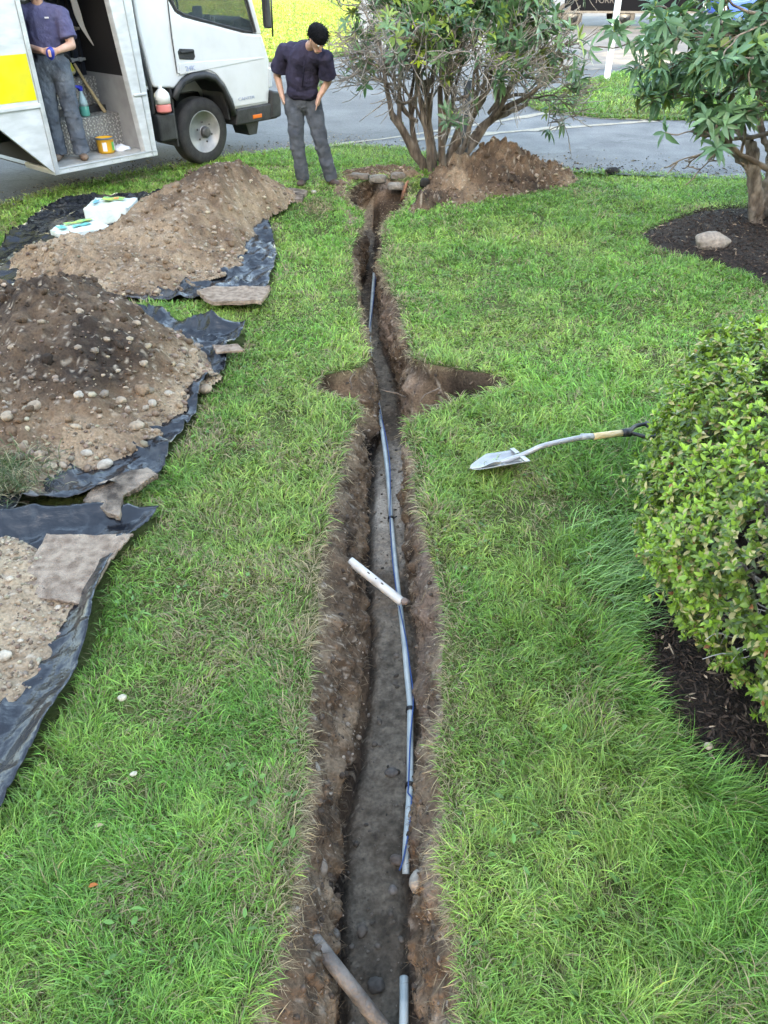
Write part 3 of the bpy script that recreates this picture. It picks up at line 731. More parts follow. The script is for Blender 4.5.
# ------------------------------------------------------------------ dirt piles
def pile(name, label, cat, bumps, step, poly, s, dryness, zb=.045, pebbles=3000, pmax=.035, amp=1.0, group='piles of dug soil', edge=.10):
    P = np.array(poly); x0, y0 = P.min(0) - .1; x1, y1 = P.max(0) + .1
    xs = np.arange(x0, x1, step); ys = np.arange(y0, y1, step); X, Y = np.meshgrid(xs, ys); q = np.c_[X.ravel(), Y.ravel()]
    def H(X, Y):
        X = np.asarray(X, float); Y = np.asarray(Y, float); q = np.c_[X.ravel(), Y.ravel()]
        wx = .10 * fbm(q, 2.5, 3, s).reshape(X.shape); wy = .10 * fbm(q, 2.5, 3, s + 1).reshape(X.shape)
        Xw, Yw = X + wx, Y + wy; h = np.zeros(X.shape)
        for (cx, cy, rx, ry, hh, rot, pw) in bumps:
            c, s_ = math.cos(rot), math.sin(rot); u = ((Xw - cx) * c + (Yw - cy) * s_) / rx; v = (-(Xw - cx) * s_ + (Yw - cy) * c) / ry
            r = np.sqrt(u * u + v * v + .012); h = np.maximum(h, 0) + 0; b = hh * np.clip(1 - r, -.2, 1) ** 1 if pw == 1 else hh * np.clip(1 - r ** pw, 0, 1)
            h = np.where(b > h, b + .35 * np.maximum(h, 0) * 0, h) if False else np.maximum(h, b)
        ins = inpoly(X, Y, poly); d, _, _ = polydist(X.ravel(), Y.ravel(), poly); d = d.reshape(X.shape)
        sd = np.where(ins, d, -d) + .06 * fbm(q, 5, 3, s + 2).reshape(X.shape)
        h = h * np.clip(sd / .35, 0, 1) ** .8 + edge * .35 * np.clip(sd / edge, -.6, 1)
        det = (.05 * fbm(q, 5, 4, s + 3) + .045 * fbm(q, 13, 3, s + 4) + .02 * fbm(q, 36, 3, s + 5)).reshape(X.shape) * amp
        return h + det * np.clip(sd / .12, .15, 1), sd
    Z, sd = H(X, Y); Z = Z + zb
    q4 = (sd > -.02); q4 = q4[:-1, :-1] & q4[1:, :-1] & q4[:-1, 1:] & q4[1:, 1:]
    ny, nx = X.shape; i = (np.arange(ny - 1)[:, None] * nx + np.arange(nx - 1)[None])[q4]
    T = np.stack([i, i + 1, i + nx + 1, i + nx], 1); used = np.unique(T); rm = np.zeros(X.size, int); rm[used] = np.arange(len(used))
    V = np.c_[X.ravel(), Y.ravel(), Z.ravel()][used]
    C = soilcolor(V, dryness(V), s + 20)
    o = mesh_np(name, V, rm[T], M_soil, None, True, C, N=4); tag(o, label, cat, group)
    # crumbs and pebbles
    nc = int(pebbles * (.13 if amp > .6 else .05)); cx_ = rng.uniform(x0, x1, nc * 3); cy_ = rng.uniform(y0, y1, nc * 3); ch, cs = H(cx_, cy_); kk = cs > .02; cx_, cy_, ch = cx_[kk][:nc], cy_[kk][:nc], ch[kk][:nc]; m_ = len(cx_)
    zs = np.clip(.0085 / (rng.random(m_) + .03) ** .55, .007, pmax * (1.3 if amp > .6 else .8)); Pc = np.c_[cx_, cy_, ch + zb]
    Vc, Tc, Cc = scatter_rocks(Pc + np.c_[np.zeros(m_), np.zeros(m_), zs * .15], zs, soilcolor(Pc, np.clip(dryness(Pc), 0, 1), s + 20) * rng.uniform(.7, 1.25, (m_, 1)), 2, .85, s + 3, 6, .6)
    cl = mesh_np('clods', Vc, Tc, M_soil, o, True, Cc); tag(cl, kind='stuff')
    px = rng.uniform(x0, x1, pebbles * 4); py = rng.uniform(y0, y1, pebbles * 4)
    hz, sdd = H(px, py); low = np.exp(-np.clip(hz, 0, 1) / .13)
    k = (sdd > .0) & (rng.random(len(px)) < .025 + .9 * low); px, py, hz = px[k][:pebbles], py[k][:pebbles], hz[k][:pebbles]; n = len(px)
    sz = np.clip(.0045 * (1 / (rng.random(n) + .03)) ** .62, .004, pmax)
    cc = np.where(rng.random(n)[:, None] < .55, np.array([.31, .245, .175]), np.array([.17, .12, .085])) * rng.uniform(.6, 1.25, (n, 1)) * (1 + rng.normal(0, .04, (n, 3)))
    Vp, Tp, Cp = scatter_rocks(np.c_[px, py, hz + zb + sz * .2], sz, cc, 1, .7, s)
    pb = mesh_np('pebbles', Vp, Tp, M_stone, o, True, Cp); tag(pb, kind='stuff')
    return o, (lambda x, y: float(H(np.array([x]), np.array([y]))[0][0]) + zb)

pa1 = g(230, 168, .55)
PA = [g(*p) for p in [(12, 268), (40, 250), (70, 254), (100, 251), (134, 232), (172, 206), (208, 186)]] + [(-2.2, 9.6), (-1.5, 9.7)] + [g(*p) for p in [(275, 186), (298, 200), (285, 214), (262, 226), (246, 250), (244, 270), (215, 284), (160, 300), (110, 304), (60, 306), (48, 294), (15, 284)]]
pileA, hA = pile('dirt_pile', 'long pale brown dirt pile on the far plastic sheet beside the truck', 'dirt pile',
    [(pa1[0], pa1[1], 1.25, 1.35, .61, 0, 1), (-2.0, 7.7, 1.15, 1.5, .45, -.5, 1), (-2.75, 6.75, 1.2, .7, .20, -.4, 1.3), (-3.6, 7.0, .7, .45, .17, 0, 1.3)], .018, PA, 400,
    lambda V: .32 + .40 * np.clip((V[:, 2] - .28) / .35, 0, 1), pebbles=5200, pmax=.032)
pb1 = g(60, 294, .56)
PB = [(-4.6, 5.6), (-3.6, 6.05), (-2.4, 6.05), (-1.9, 5.75)] + [g(*p) for p in [(150, 338), (186, 350), (214, 362), (220, 384), (200, 400), (186, 418), (162, 436), (148, 456), (120, 466), (96, 480), (66, 478), (50, 500), (20, 506), (0, 508), (-60, 520), (-200, 520)]]
pileB, hB = pile('dirt_pile', 'middle pile of dark brown dirt with rounded stones spilling down its near side', 'dirt pile',
    [(pb1[0] - .05, pb1[1], 1.15, 1.35, .62, 0, 1), (-3.1, 4.75, 1.5, 1.5, .5, 0, 1), (-1.85, 4.7, .95, 1.1, .26, .3, 1.2)], .015, PB, 430,
    lambda V: .30 + .54 * np.clip((V[:, 2] - .11) / .20, 0, 1) - .25 * np.clip((V[:, 0] + 1.75) * 1.2, 0, .8), pebbles=10000, pmax=.036)
PC = [(-3.2, 3.05)] + [g(*p) for p in [(0, 545), (45, 548), (60, 580), (88, 606), (72, 628), (56, 655), (42, 684), (22, 708), (0, 728), (-60, 790)]] + [(-2.2, 1.2), (-3.2, 1.2)]
pileC, hC = pile('dirt_pile', 'thin pale layer of crumbled soil on the plastic sheet nearest the viewer', 'dirt pile',
    [(-2.3, 2.4, 1.1, 1.2, .16, 0, 1)], .011, PC, 460, lambda V: .10 + 0 * V[:, 0], zb=.045, pebbles=4500, pmax=.014, amp=.55, edge=.05)
PD = [g(*p) for p in [(404, 216), (412, 200), (424, 190)]] + [(.55, 10.35), (1.0, 10.55), (2.0, 10.75), (2.55, 10.5)] + [g(*p) for p in [(582, 181), (560, 188), (520, 196), (470, 203), (440, 212), (418, 218)]]
pd1 = g(512, 142, .42)
pileD, hD = pile('dirt_pile', 'low pile of crumbly dirt heaped against the foot of the twiggy rhododendron', 'dirt pile',
    [(pd1[0] - .12, pd1[1] , .8, .8, .40, 0, 1), (.95, 9.9, .9, .7, .24, .1, 1.2), (.45, 9.85, .4, .5, .22, 0, 1.3), (1.9, 9.95, .7, .5, .2, 0, 1.2)], .018, PD, 480, lambda V: .62 + .6 * fbm(V, 2.2, 3, 481), zb=.0, pebbles=2200, pmax=.03, amp=2.4)

# rounded stones lying on the middle pile, each its own
cob = [(105, 466, .050, 'largest round pale stone by the torn carpet scrap below the middle pile'), (137, 428, .052, 'pale round stone low on the middle pile near the sheet edge'), (98, 387, .036, None), (122, 409, .042, None), (88, 431, .036, None), (44, 436, .048, None),
       (47, 462, .050, None), (52, 480, .040, None), (86, 452, .036, None), (108, 346, .032, None), (146, 371, .036, None), (205, 388, .060, 'broad tan stone at the right rim of the middle pile'), (214, 341, .048, None), (195, 358, .036, None), (182, 380, .040, None), (190, 400, .05, None), (154, 410, .036, None), (117, 385, .028, None), (12, 430, .045, None), (150, 395, .034, None), (168, 395, .036, None), (30, 402, .034, None)]
for i, (px, py, sz, lb) in enumerate(cob):
    sz *= .85
    x, y = g(px, py, .1); z = hB(x, y)
    for _ in range(4): x, y = g(px, py, z); z = hB(x, y)
    one_rock('stone', lb or 'pale rounded stone lying loose on the middle dirt pile', 'stone', (x, y, z + sz * .28), sz, (.29, .225, .16) if i % 4 else (.34, .29, .23), 30 + i, 'stones on the middle dirt pile', 3, (1, .8, .62), random.uniform(0, 3))
for (px, py, sz, lb, gp) in [(20, 360 - 69, .09, 'flat tan rock on the far plastic sheet at the left edge', None), (123, 700, .018, 'small white stone lying in the grass left of the trench', None), (134, 776, .012, 'tiny tan stone chip in the grass left of the trench', None)]:
    x, y = g(px, py, .04); one_rock('stone', lb, 'stone', (x, y, .05 + sz * .2), sz, (.42, .37, .27), int(px), gp, 3, (1, .75, .45), .3)
for (px, py, sz) in [(4, 655, .03), (57, 604, .014), (20, 640, .012), (12, 585, .016)]:
    x, y = g(px, py, .08); one_rock('stone', {4: 'oval tan stone on the near plastic sheet at the left edge', 57: 'small white stone beside the flat carpet piece on the near sheet', 20: 'small round stone half way along the near soil layer', 12: 'small grey stone beside the flat carpet piece, left of it'}[px], 'stone', (x, y, hC(x, y) + sz * .4), sz, (.42, .35, .27), px, 'stones on the near soil layer', 3, (1, .8, .65), .5)
x, y = g(711, 243, .08); one_rock('rock', 'weathered grey brown rock sitting on the mulch under the right rhododendron', 'rock', (x, y, .09), .17, (.24, .20, .165), 77, None, 4, (1, .6, .55), .15)
x, y = g(502, 795); 
x, y = g(707, 750, .05); one_rock('stone', 'small tan stone chip on the dark mulch below the azalea', 'stone', (x, y, .07), .017, (.42, .33, .24), 81, None, 3, (1, .8, .6), .2)
x, y = g(612, 172, .03); one_rock('dirt_clod', 'black clod of earth at the edge of the driveway', 'clod', (x, y, .04), .085, (.025, .022, .02), 82, None, 4, (1.2, .7, .6), .2)
x, y = g(577, 169, .03); one_rock('dirt_clod', 'small dark crumb of earth beside the right end of the heaped dirt', 'clod', (x, y, .03), .03, (.03, .026, .022), 83, None, 3, (1, .7, .6), .2)
# broken stones at the head of the trench
for k, (px, py, z, sz, c, lb, scl) in enumerate([(378, 181, .03, .11, (.17, .15, .12), 'grey flat stone at the head of the trench, rear left', (1.2, .7, .5)), (396, 188, -.05, .10, (.24, .215, .18), 'pale block of stone in the hole at the head of the trench', (1.3, .8, .5)),
        (360, 178, .02, .12, (.15, .125, .10), 'brown flat stone left of the hole at the head of the trench', (1.2, .6, .35)), (314, 194, .01, .035, (.35, .32, .26), 'small pale stone in the grass in front of the standing man', (1, .8, .7)), (425, 185, .05, .07, (.02, .018, .015), 'black lump of earth between the hole and the shrub', (1, .8, .8)), (398, 178, .02, .09, (.18, .155, .13), 'grey stone wedged behind the hole at the head of the trench', (1.2, .7, .6))]):
    x, y = g(px, py, z); one_rock('stone', lb, 'stone', (x, y, z + .02), sz, c, 90 + k, 'stones round the head of the trench', 4, scl, random.uniform(-.4, .4), None, .6)
# stones in the cut
for k, (px, py, z, sz, scl, c, lb) in enumerate([(411, 880, -.20, .045, (.6, .9, 1.0), (.33, .29, .24), 'pale oval stone stuck in the right wall of the trench'), (330, 771, -.16, .036, (.7, .9, 1.1), (.30, .26, .21), 'tan stone bedded high in the left wall of the trench'),
        (342, 868, -.27, .034, (.7, 1, 1), (.28, .23, .18), 'lumpy tan stone at mid depth in the left wall of the trench'), (349, 938, -.38, .032, (.7, 1, 1.1), (.17, .145, .12), 'rounded brown stone low in the left wall near the old pipe'), (391, 775, -.44, .026, (1.1, .8, .6), (.11, .10, .09), 'dark flat stone on the trench floor beside the conduit'),
        (376, 982, -.44, .030, (1, .9, .7), (.09, .08, .07), 'dark stone on the trench floor near the bottom of the picture'), (397, 858, -.43, .026, (1, .8, .6), (.15, .12, .10), 'brown stone on the trench floor just above the pale wall stone'), (362, 926, -.43, .024, (.8, 1, .7), (.13, .11, .09), 'narrow brown stone on the trench floor left of its middle'), (393, 888, -.44, .018, (.9, 1, .7), (.2, .18, .16), 'small grey stone chip on the trench floor')]):
    z = z * DEP / .46; x, y = g(px, py, z)
    i_ = int(np.clip(np.searchsorted(TR['ys'], y), 1, TR['n'] - 2))
    if z > -.47:   # seat the stone in the wall: snap to the nearest wall point
        cols = range(0, TR['NW']) if px < 384 else range(TR['NW'] + TR['NF'], TR['m'])
        j = min(cols, key=lambda q: abs(TR['Z'][i_, q] - z)); x = TR['X'][i_, j]; z = TR['Z'][i_, j]
    else:
        j = min(range(TR['m']), key=lambda q: abs(TR['X'][i_, q] - x) + (0 if TR['NW'] <= q < TR['NW'] + TR['NF'] else 1)); z = TR['Z'][i_, j] + sz * .25
    one_rock('stone', lb, 'stone', (x, y, z), sz * (.85 if z > -.47 else 1), c, 110 + k, 'stones in the trench', 4, scl, random.uniform(-.3, .3))
# clods and pebbles bedded in the walls
n = 9000; r_ = (rng.random(n) ** 1.3 * (TR['n'] - 4)).astype(int); c_ = np.where(rng.random(n) < .5, rng.integers(1, TR['NW'], n), rng.integers(TR['NW'] + TR['NF'], TR['m'] - 1, n))
sz = np.clip(.0030 * (1 / (rng.random(n) + .02)) ** .55, .003, .018)
cc = np.where(rng.random(n)[:, None] < .22, np.array([.27, .22, .17]), np.array([.095, .07, .052])) * rng.uniform(.5, 1.6, (n, 1))
Vp, Tp, Cp = scatter_rocks(np.c_[TR['X'][r_, c_], TR['Y'][r_, c_], TR['Z'][r_, c_]], sz, cc, 1, .9, 6, 6, .5)
tag(mesh_np('clods', Vp, Tp, M_stone, None, True, Cp), kind='stuff')
# crumbs on the trench floor
n = 2600; r_ = (rng.random(n) ** 1.2 * (TR['n'] - 4)).astype(int); c_ = rng.integers(TR['NW'] - 6, TR['NW'] + TR['NF'] + 6, n)
sz = np.clip(.0025 * (1 / (rng.random(n) + .02)) ** .6, .002, .016)
cc = np.array([.10, .085, .07]) * rng.uniform(.5, 2.0, (n, 1))
Vp, Tp, Cp = scatter_rocks(np.c_[TR['X'][r_, c_], TR['Y'][r_, c_], TR['Z'][r_, c_] + sz * .3], sz, cc, 1, .75, 5)
tag(mesh_np('gravel', Vp, Tp, M_stone, None, True, Cp), kind='stuff')

# ------------------------------------------------------------------ carpet scraps and slabs
def slab(name, label, cat, px, z, th, m, bump=.02, s=1, step=.02, drape=None, group=None):
    poly = [g(a, b, z) for a, b in px]; poly = wob(poly, .04, .02, s)
    P = np.array(poly); x0, y0 = P.min(0); x1, y1 = P.max(0)
    xs = np.arange(x0 - step, x1 + 2 * step, step); ys = np.arange(y0 - step, y1 + 2 * step, step); X, Y = np.meshgrid(xs, ys)
    ins = inpoly(X, Y, poly); d, bx, by = polydist(X.ravel(), Y.ravel(), poly); d, bx, by = [a.reshape(X.shape) for a in (d, bx, by)]
    near = (~ins) & (d < step * .75); X2 = np.where(near, bx, X); Y2 = np.where(near, by, Y); keep = ins | near
    Z = z + bump * fbm(np.c_[X.ravel(), Y.ravel()], 4, 3, s).reshape(X.shape) + .004 * fbm(np.c_[X.ravel(), Y.ravel()], 40, 2, s).reshape(X.shape)
    if drape is not None: Z = Z + drape(X2, Y2)
    q = keep[:-1, :-1] & keep[1:, :-1] & keep[:-1, 1:] & keep[1:, 1:]
    ny, nx = X.shape; i = (np.arange(ny - 1)[:, None] * nx + np.arange(nx - 1)[None])[q]; T = np.stack([i, i + 1, i + nx + 1, i + nx], 1)
    used = np.unique(T); rm = np.zeros(X.size, int); rm[used] = np.arange(len(used))
    o = mesh_np(name, np.c_[X2.ravel(), Y2.ravel(), Z.ravel()][used], rm[T], m, None, True, None, N=4)
    sl_ = o.modifiers.new('t', 'SOLIDIFY'); sl_.thickness = th; sl_.offset = -1
    b = o.modifiers.new('b', 'BEVEL'); b.width = th * .3; b.segments = 2
    return tag(o, label, cat, group)
slab('carpet_piece', 'flat dust covered carpet piece lying on the near plastic sheet', 'carpet', [(44, 534), (132, 533), (122, 545), (108, 562), (94, 590), (84, 604), (40, 597), (10, 590)], .08, .012, M_carpet, .02, 2, .015)
slab('carpet_scrap', 'torn lumpy carpet scrap caked with dirt at the corner of the middle sheet', 'carpet', [(82, 497), (100, 484), (126, 474), (150, 466), (161, 475), (140, 486), (124, 494), (119, 514), (108, 512), (96, 504)], .12, .03, M_carpetd, .05, 3, .014)
slab('carpet_strip', 'flat brown carpet strip on the right end of the far plastic sheet', 'carpet', [(198, 291), (214, 285), (268, 285), (262, 302), (212, 302)], .115, .03, M_carpet, .03, 4, .02)
slab('flagstone', 'flat brown flagstone lying in the grass beside the standing man', 'flagstone', [(268, 192), (290, 187), (306, 190), (300, 199), (276, 201)], .05, .05, M_carpetd, .01, 5, .02)
slab('carpet_scrap', 'small dusty carpet scrap on the upturned right tip of the middle sheet', 'carpet', [(212, 344), (238, 343), (243, 349), (216, 352)], .15, .015, M_carpet, .02, 6, .015)

# ------------------------------------------------------------------ grass sod clump on the middle pile
x, y = g(8, 470, .15); n = 1500
X = x + rng.normal(-.05, .12, n); Y = y + rng.normal(0, .11, n)
zz = np.array([hB(a, b) for a, b in zip(X[:150], Y[:150])]).mean()
c = np.where(rng.random(n)[:, None] < .4, np.array([.36, .32, .18]), np.array([.08, .13, .04])) * rng.uniform(.5, 1.2, (n, 1))
V, T, C = blades(X, Y, np.full(n, zz + .03) + rng.normal(0, .03, n), rng.uniform(.06, .15, n), np.full(n, .004), np.abs(rng.normal(.9, .5, n)), rng.uniform(0, 6.28, n), c)
tag(mesh_np('grass_sod', V, T, M_grass, None, False, C), 'lifted clump of wilted sod lying on the near left slope of the middle pile', 'sod')

# bare trampled soil round the head of the hole
PE = [g(*p) for p in [(330, 178), (345, 170), (380, 166), (415, 168), (425, 178), (404, 181), (380, 177), (360, 180), (346, 189), (343, 200), (352, 212), (362, 220), (352, 228), (338, 222), (345, 212), (332, 196)]]
pile('dirt_pile', 'thin spill of bare trampled dirt around the head of the trench', 'dirt pile', [(0, 9.4, 2, 2, .02, 0, 1)], .014, PE, 500, lambda V: .45 + 0 * V[:, 0], zb=.0, pebbles=900, pmax=.03, amp=.9, edge=.08)
# ------------------------------------------------------------------ pipes
M_cond = mat('conduit_plastic', (.36, .43, .44), (.54, .59, .57), 12, .4, .1, 60, spec=.5)
M_blue = mat('blue_wire', (.03, .10, .30), rough=.4)
M_black = mat('black_rubber', (.012, .012, .013), rough=.5)
M_pvc = mat('dirty_white_plastic', (.62, .60, .55), (.36, .31, .25), 7, .5, .2, 60, lo=.52, hi=.78)
M_iron = mat('old_pipe', (.13, .115, .10), (.27, .235, .20), 16, .65, .6, 60)
cpts = [(374, 272, -.36), (372, 300, -.38), (370, 330, -.40), (370, 350, -.40), (374, 380, -.41), (379, 408, -.41), (382, 430, -.41), (386, 460, -.41), (389, 490, -.41), (391, 519, -.405), (394, 550, -.40), (397, 580, -.40), (400, 605, -.40), (404, 640, -.395), (407, 675, -.39), (410, 706, -.38), (410, 740, -.37), (410, 786, -.36), (408, 820, -.36), (406, 850, -.37), (406, 874, -.40)]
def smooth_path(P, n=8):
    P = [Vector(p) for p in P]; out = []
    for k in range(len(P) - 1):
        p0 = P[max(k - 1, 0)]; p1 = P[k]; p2 = P[k + 1]; p3 = P[min(k + 2, len(P) - 1)]
        for j in range(n):
            t = j / n; out.append(.5 * ((2 * p1) + (p2 - p0) * t + (2 * p0 - 5 * p1 + 4 * p2 - p3) * t * t + (3 * p1 - p0 - 3 * p2 + p3) * t ** 3))
    out.append(P[-1]); return out
cw = [Vector((*g(a, b, z * DEP / .46), z * DEP / .46)) for a, b, z in cpts]; CP = smooth_path(cw)
cond = thing('conduit', 'long pale blue grey plastic conduit running along the trench floor', 'conduit', (0, 0, 0))
MB().tube(CP, .014, 14).build('pipe', M_cond, cond, True)
MB().tube(smooth_path([Vector((*g(a_, b_, -.505), -.505 - (.02 if b_ < 990 else 0))) for a_, b_ in ((404, 975), (404, 1010), (403, 1050))]), .0155, 12).build('pipe', M_cond, cond, True)
wire = []
for k, p in enumerate(CP):
    t = k / len(CP); a = 2.2 * math.sin(t * 9) - .2
    near_t = [abs(k - q) for q in (8 * 9, 8 * 15.5, 8 * 17)]
    rr = .017 + .006 * min(1, min(near_t) / 14) * abs(math.sin(t * 23))
    if k > 8 * 17: rr += .02 * (k - 8 * 17) / 32
    wire.append(p + Vector((math.cos(a) * rr * (-1 if t > .86 else 1), 0, abs(math.sin(a)) * rr * .8 + .004)))
MB().tube(wire, .0034, 6).build('wire', M_blue, cond, True)
for q in (9, 15.2, 17):
    p = CP[int(8 * q)]; d_ = (CP[int(8 * q) + 1] - p).normalized()
    mb = MB().tube([p - d_ * .009, p + d_ * .009], .0205, 12)
    mb.tube([p + Vector((.018, 0, .006)), p + Vector((.035, .01, .014))], .004, 6)
    mb.build('cable_tie', M_black, cond, True)
a = Vector((*g(350, 561, -.20), -.20)); b = Vector((*g(402, 602, -.30), -.30)); dr_ = (b - a).normalized(); a2 = a + dr_ * .0
dp = thing('drain_pipe', 'short dirty white plastic pipe stub crossing the trench above the conduit', 'pipe', (0, 0, 0))
prof = []
up = dr_.orthogonal()
mb = MB().tube([a2, b], .023, 20, capped=False); mb.tube([a2, b], .0195, 20, capped=False); mb.build('pipe', M_pvc, dp, True)
M_hole = mat('dark_opening', (.05, .035, .025), rough=.95)
for t in (.36, .62, .50):
    c_ = a + (b - a) * t + Vector((.001, -.006, .0213)); n_ = Vector((0, -.28, 1)).normalized()
    bm_ = MB(); sd_ = dr_; td = n_.cross(sd_).normalized()
    V = [c_ + sd_ * math.cos(q) * (.009 if t != .5 else .004) + td * math.sin(q) * .004 + n_ * .0012 for q in np.linspace(0, 2 * math.pi, 12, endpoint=False)]
    bm_.add(V, [tuple(range(12))]); bm_.build('drain_hole', M_hole, dp)
one_rock('dirt_clod', 'crumb of soil stuck at the lower end of the white pipe stub', 'clod', tuple(b + Vector((.012, -.005, .01))), .022, (.22, .17, .14), 140, None, 3)
a = Vector((*g(326, 955, -.30), -.30)); b = Vector((*g(392, 1040, -.50), -.50)); dr_ = (b - a).normalized()
MB().tube([a - dr_ * .1, a + (b - a) * .5 + Vector((0, 0, .004)), b + dr_ * .3], .024, 18).build('old_pipe', tag and M_iron, None, True)
tag(bpy.data.objects['old_pipe'], 'old brown iron pipe slanting across the trench bottom nearest the viewer', 'pipe')
# reddish root and torn roots at the hole
mb = MB(); M_root = mat('torn_root', (.10, .06, .04), (.34, .15, .08), 25, .8, .4, 60)
p = Vector((*g(404, 190, -.02), -.02))
mb.tube([p + Vector((-.03, .05, -.14)), p + Vector((0, .02, -.05)), p + Vector((.015, .0, .04)), p + Vector((.05, .05, .10))], [.018, .030, .022, .008], 9)
tag(mb.build('torn_root', M_root, None, True), 'orange brown torn root stump sticking out of the hole at the head of the trench', 'root')
for k in range(14):
    pass
M_rootd = mat('thin_root', (.10, .07, .05), (.2, .15, .11), 25, .9)
for k, (px, py, z, L) in enumerate([(405, 397, -.12, .2), (440, 388, -.1, .22), (470, 384, -.08, .2), (420, 405, -.22, .15), (352, 388, -.08, .15), (390, 215, -.15, .2), (398, 212, -.1, .18)]):
    p = Vector((*g(px, py, z), z)); pts = [p]; d_ = Vector((random.uniform(-1, 1), random.uniform(-.5, .2), random.uniform(-.4, .6))).normalized()
    for j in range(5): d_ = (d_ + Vector((random.gauss(0, .4), random.gauss(0, .3), random.gauss(0, .35)))).normalized(); pts.append(pts[-1] + d_ * L / 5)
    tag(MB().tube(pts, [.006, .0055, .005, .004, .003, .0015], 6).build('bare_root', M_rootd, None, True), 'thin dark broken root poking out of the side of the cut', 'root', 'roots in the cut')

# ------------------------------------------------------------------ bags of fill on the far sheet
M_bagw = mat('printed_bag', (.72, .76, .74), (.55, .66, .62), 14, .35, .35, 20, spec=.5)
M_bagg = mat('bag_green', (.16, .42, .16), (.5, .55, .12), 18, .4, lo=.4, hi=.6)
M_bago = mat('bag_orange', (.75, .30, .08), rough=.4)
def bag(label, px0, px1, w, h, z, s, flat):
    p0 = Vector((*g(*px0, z), 0)); p1 = Vector((*g(*px1, z), 0)); L = (p1 - p0).length; an = math.atan2((p1 - p0).y, (p1 - p0).x)
    root = thing('soil_bag', label, 'bag', (*((p0 + p1) / 2)[:2], .055), an, 'printed bags on the far sheet')
    bm = bmesh.new(); bmesh.ops.create_cube(bm, size=1); bmesh.ops.subdivide_edges(bm, edges=bm.edges, cuts=14, use_grid_fill=True)
    for v in bm.verts:
        x, y, z_ = v.co; ex = 1 - (abs(2 * x)) ** 6; ey = 1 - abs(2 * y) ** 6
        zz = z_ * (flat + (1 - flat) * math.sqrt(max(0, ex)) * math.sqrt(max(0, ey)))
        n_ = fbm(np.array([[x * 3 + s, y * 3, z_ * 2]]), 1.5, 3, s)[0]
        v.co = (x * L, y * w, (zz + .5) * h + n_ * .028)
    me = bpy.data.meshes.new('sack'); bm.to_mesh(me); bm.free(); me.materials.append(M_bagw)
    me.polygons.foreach_set('use_smooth', [True] * len(me.polygons))
    o = bpy.data.objects.new('sack', me); col.objects.link(o); o.parent = root
    return root, L, h
rt, L_, h_ = bag('white box shaped pack with green and orange print on the far sheet', (92, 214), (134, 214), .42, .16, .1, 3, .9)
def patch(root, x0, x1, y0, y1, z, m, nm='print'):
    mb = MB(); nx = 6; V = [(x0 + (x1 - x0) * i / nx, y, z + .004 * math.sin(i * 1.7 + y * 9)) for i in range(nx + 1) for y in (y0, y1)]
    mb.add(V, [(2 * i, 2 * i + 2, 2 * i + 3, 2 * i + 1) for i in range(nx)]); return mb.build(nm, m, root)
patch(rt, -.10, .12, .0, .13, h_ + .022, M_bagg); patch(rt, .02, .07, .03, .09, h_ + .028, M_bago); patch(rt, -.16, -.11, -.12, .02, h_ + .022, mat('bag_blue', (.15, .40, .5), rough=.4))
rt, L_, h_ = bag('crumpled white and teal plastic bag lying flat left of the box shaped pack', (58, 238), (104, 228), .30, .10, .08, 5, .35)
patch(rt, -.12, .16, .02, .10, h_ + .018, M_bagg); patch(rt, -.22, -.14, -.06, .05, h_ + .018, mat('bag_teal', (.10, .42, .40), rough=.4)); patch(rt, -.10, .08, -.10, -.03, h_ + .018, mat('bag_teal', (.10, .42, .40), rough=.4))

# ------------------------------------------------------------------ shovel
M_steel = mat('worn_steel', (.27, .27, .27), (.38, .38, .385), 9, .38, .15, 40, metal=.25)
M_dry = mat('dried_mud', (.42, .38, .27), (.55, .52, .42), 14, .9)
M_grey = mat('grey_shaft', (.28, .30, .31), (.42, .44, .45), 30, .4)
M_wood = mat('worn_wood', (.52, .36, .16), (.66, .53, .33), 22, .6, .2, 60, stretch=(1, 6, 6))
A_ = Vector((*g(470, 471, .06), .055)); B_ = Vector((*g(652, 436, .12), .13)); Ls = (B_ - A_).length
sh = thing('shovel', 'round point shovel with a black D grip lying on the grass right of the trench', 'shovel', A_, 0)
ax = (B_ - A_).normalized(); sh.rotation_euler = (ax.to_track_quat('X', 'Z') @ Quaternion((1, 0, 0), R(0))).to_euler()
# blade, local x along the tool, y across, z up; tip at 0
nx, ny = 22, 14; Lb, Wb = .29, .20; V = []; F = []
for i in range(nx + 1):
    t = i / nx; x = Lb * t; wdt = Wb / 2 * (min(1, (t / .45)) ** .55 if t < .45 else 1) * (1 - .04 * (t - .45) if t > .45 else 1)
    for j in range(ny + 1):
        u = (j / ny) * 2 - 1; V.append((x, u * wdt, .035 * u * u * (wdt / Wb * 2) ** 2 + .018 * (1 - t) ** 2 + .012 * math.exp(-(u / .25) ** 2) * max(0, t - .55) * 2))
for i in range(nx):
    for j in range(ny): F.append((i * (ny + 1) + j, (i + 1) * (ny + 1) + j, (i + 1) * (ny + 1) + j + 1, i * (ny + 1) + j + 1))
o = MB().add(V, F).build('blade', M_steel, sh, True); o.rotation_euler = (R(-13), 0, 0); s_ = o.modifiers.new('t', 'SOLIDIFY'); s_.thickness = .004
Vd = [(x, y * .62, z + .0075) for x, y, z in V if x < .16]; nr = len(Vd) // (ny + 1)
MB().add([(x, y - .012 * math.sin(x * 40), z) for x, y, z in Vd], [(i * (ny + 1) + j, (i + 1) * (ny + 1) + j, (i + 1) * (ny + 1) + j + 1, i * (ny + 1) + j + 1) for i in range(1, nr - 1) for j in range(ny // 2)]).build('mud_crust', M_dry, sh, True).rotation_euler = (R(-13), 0, 0)
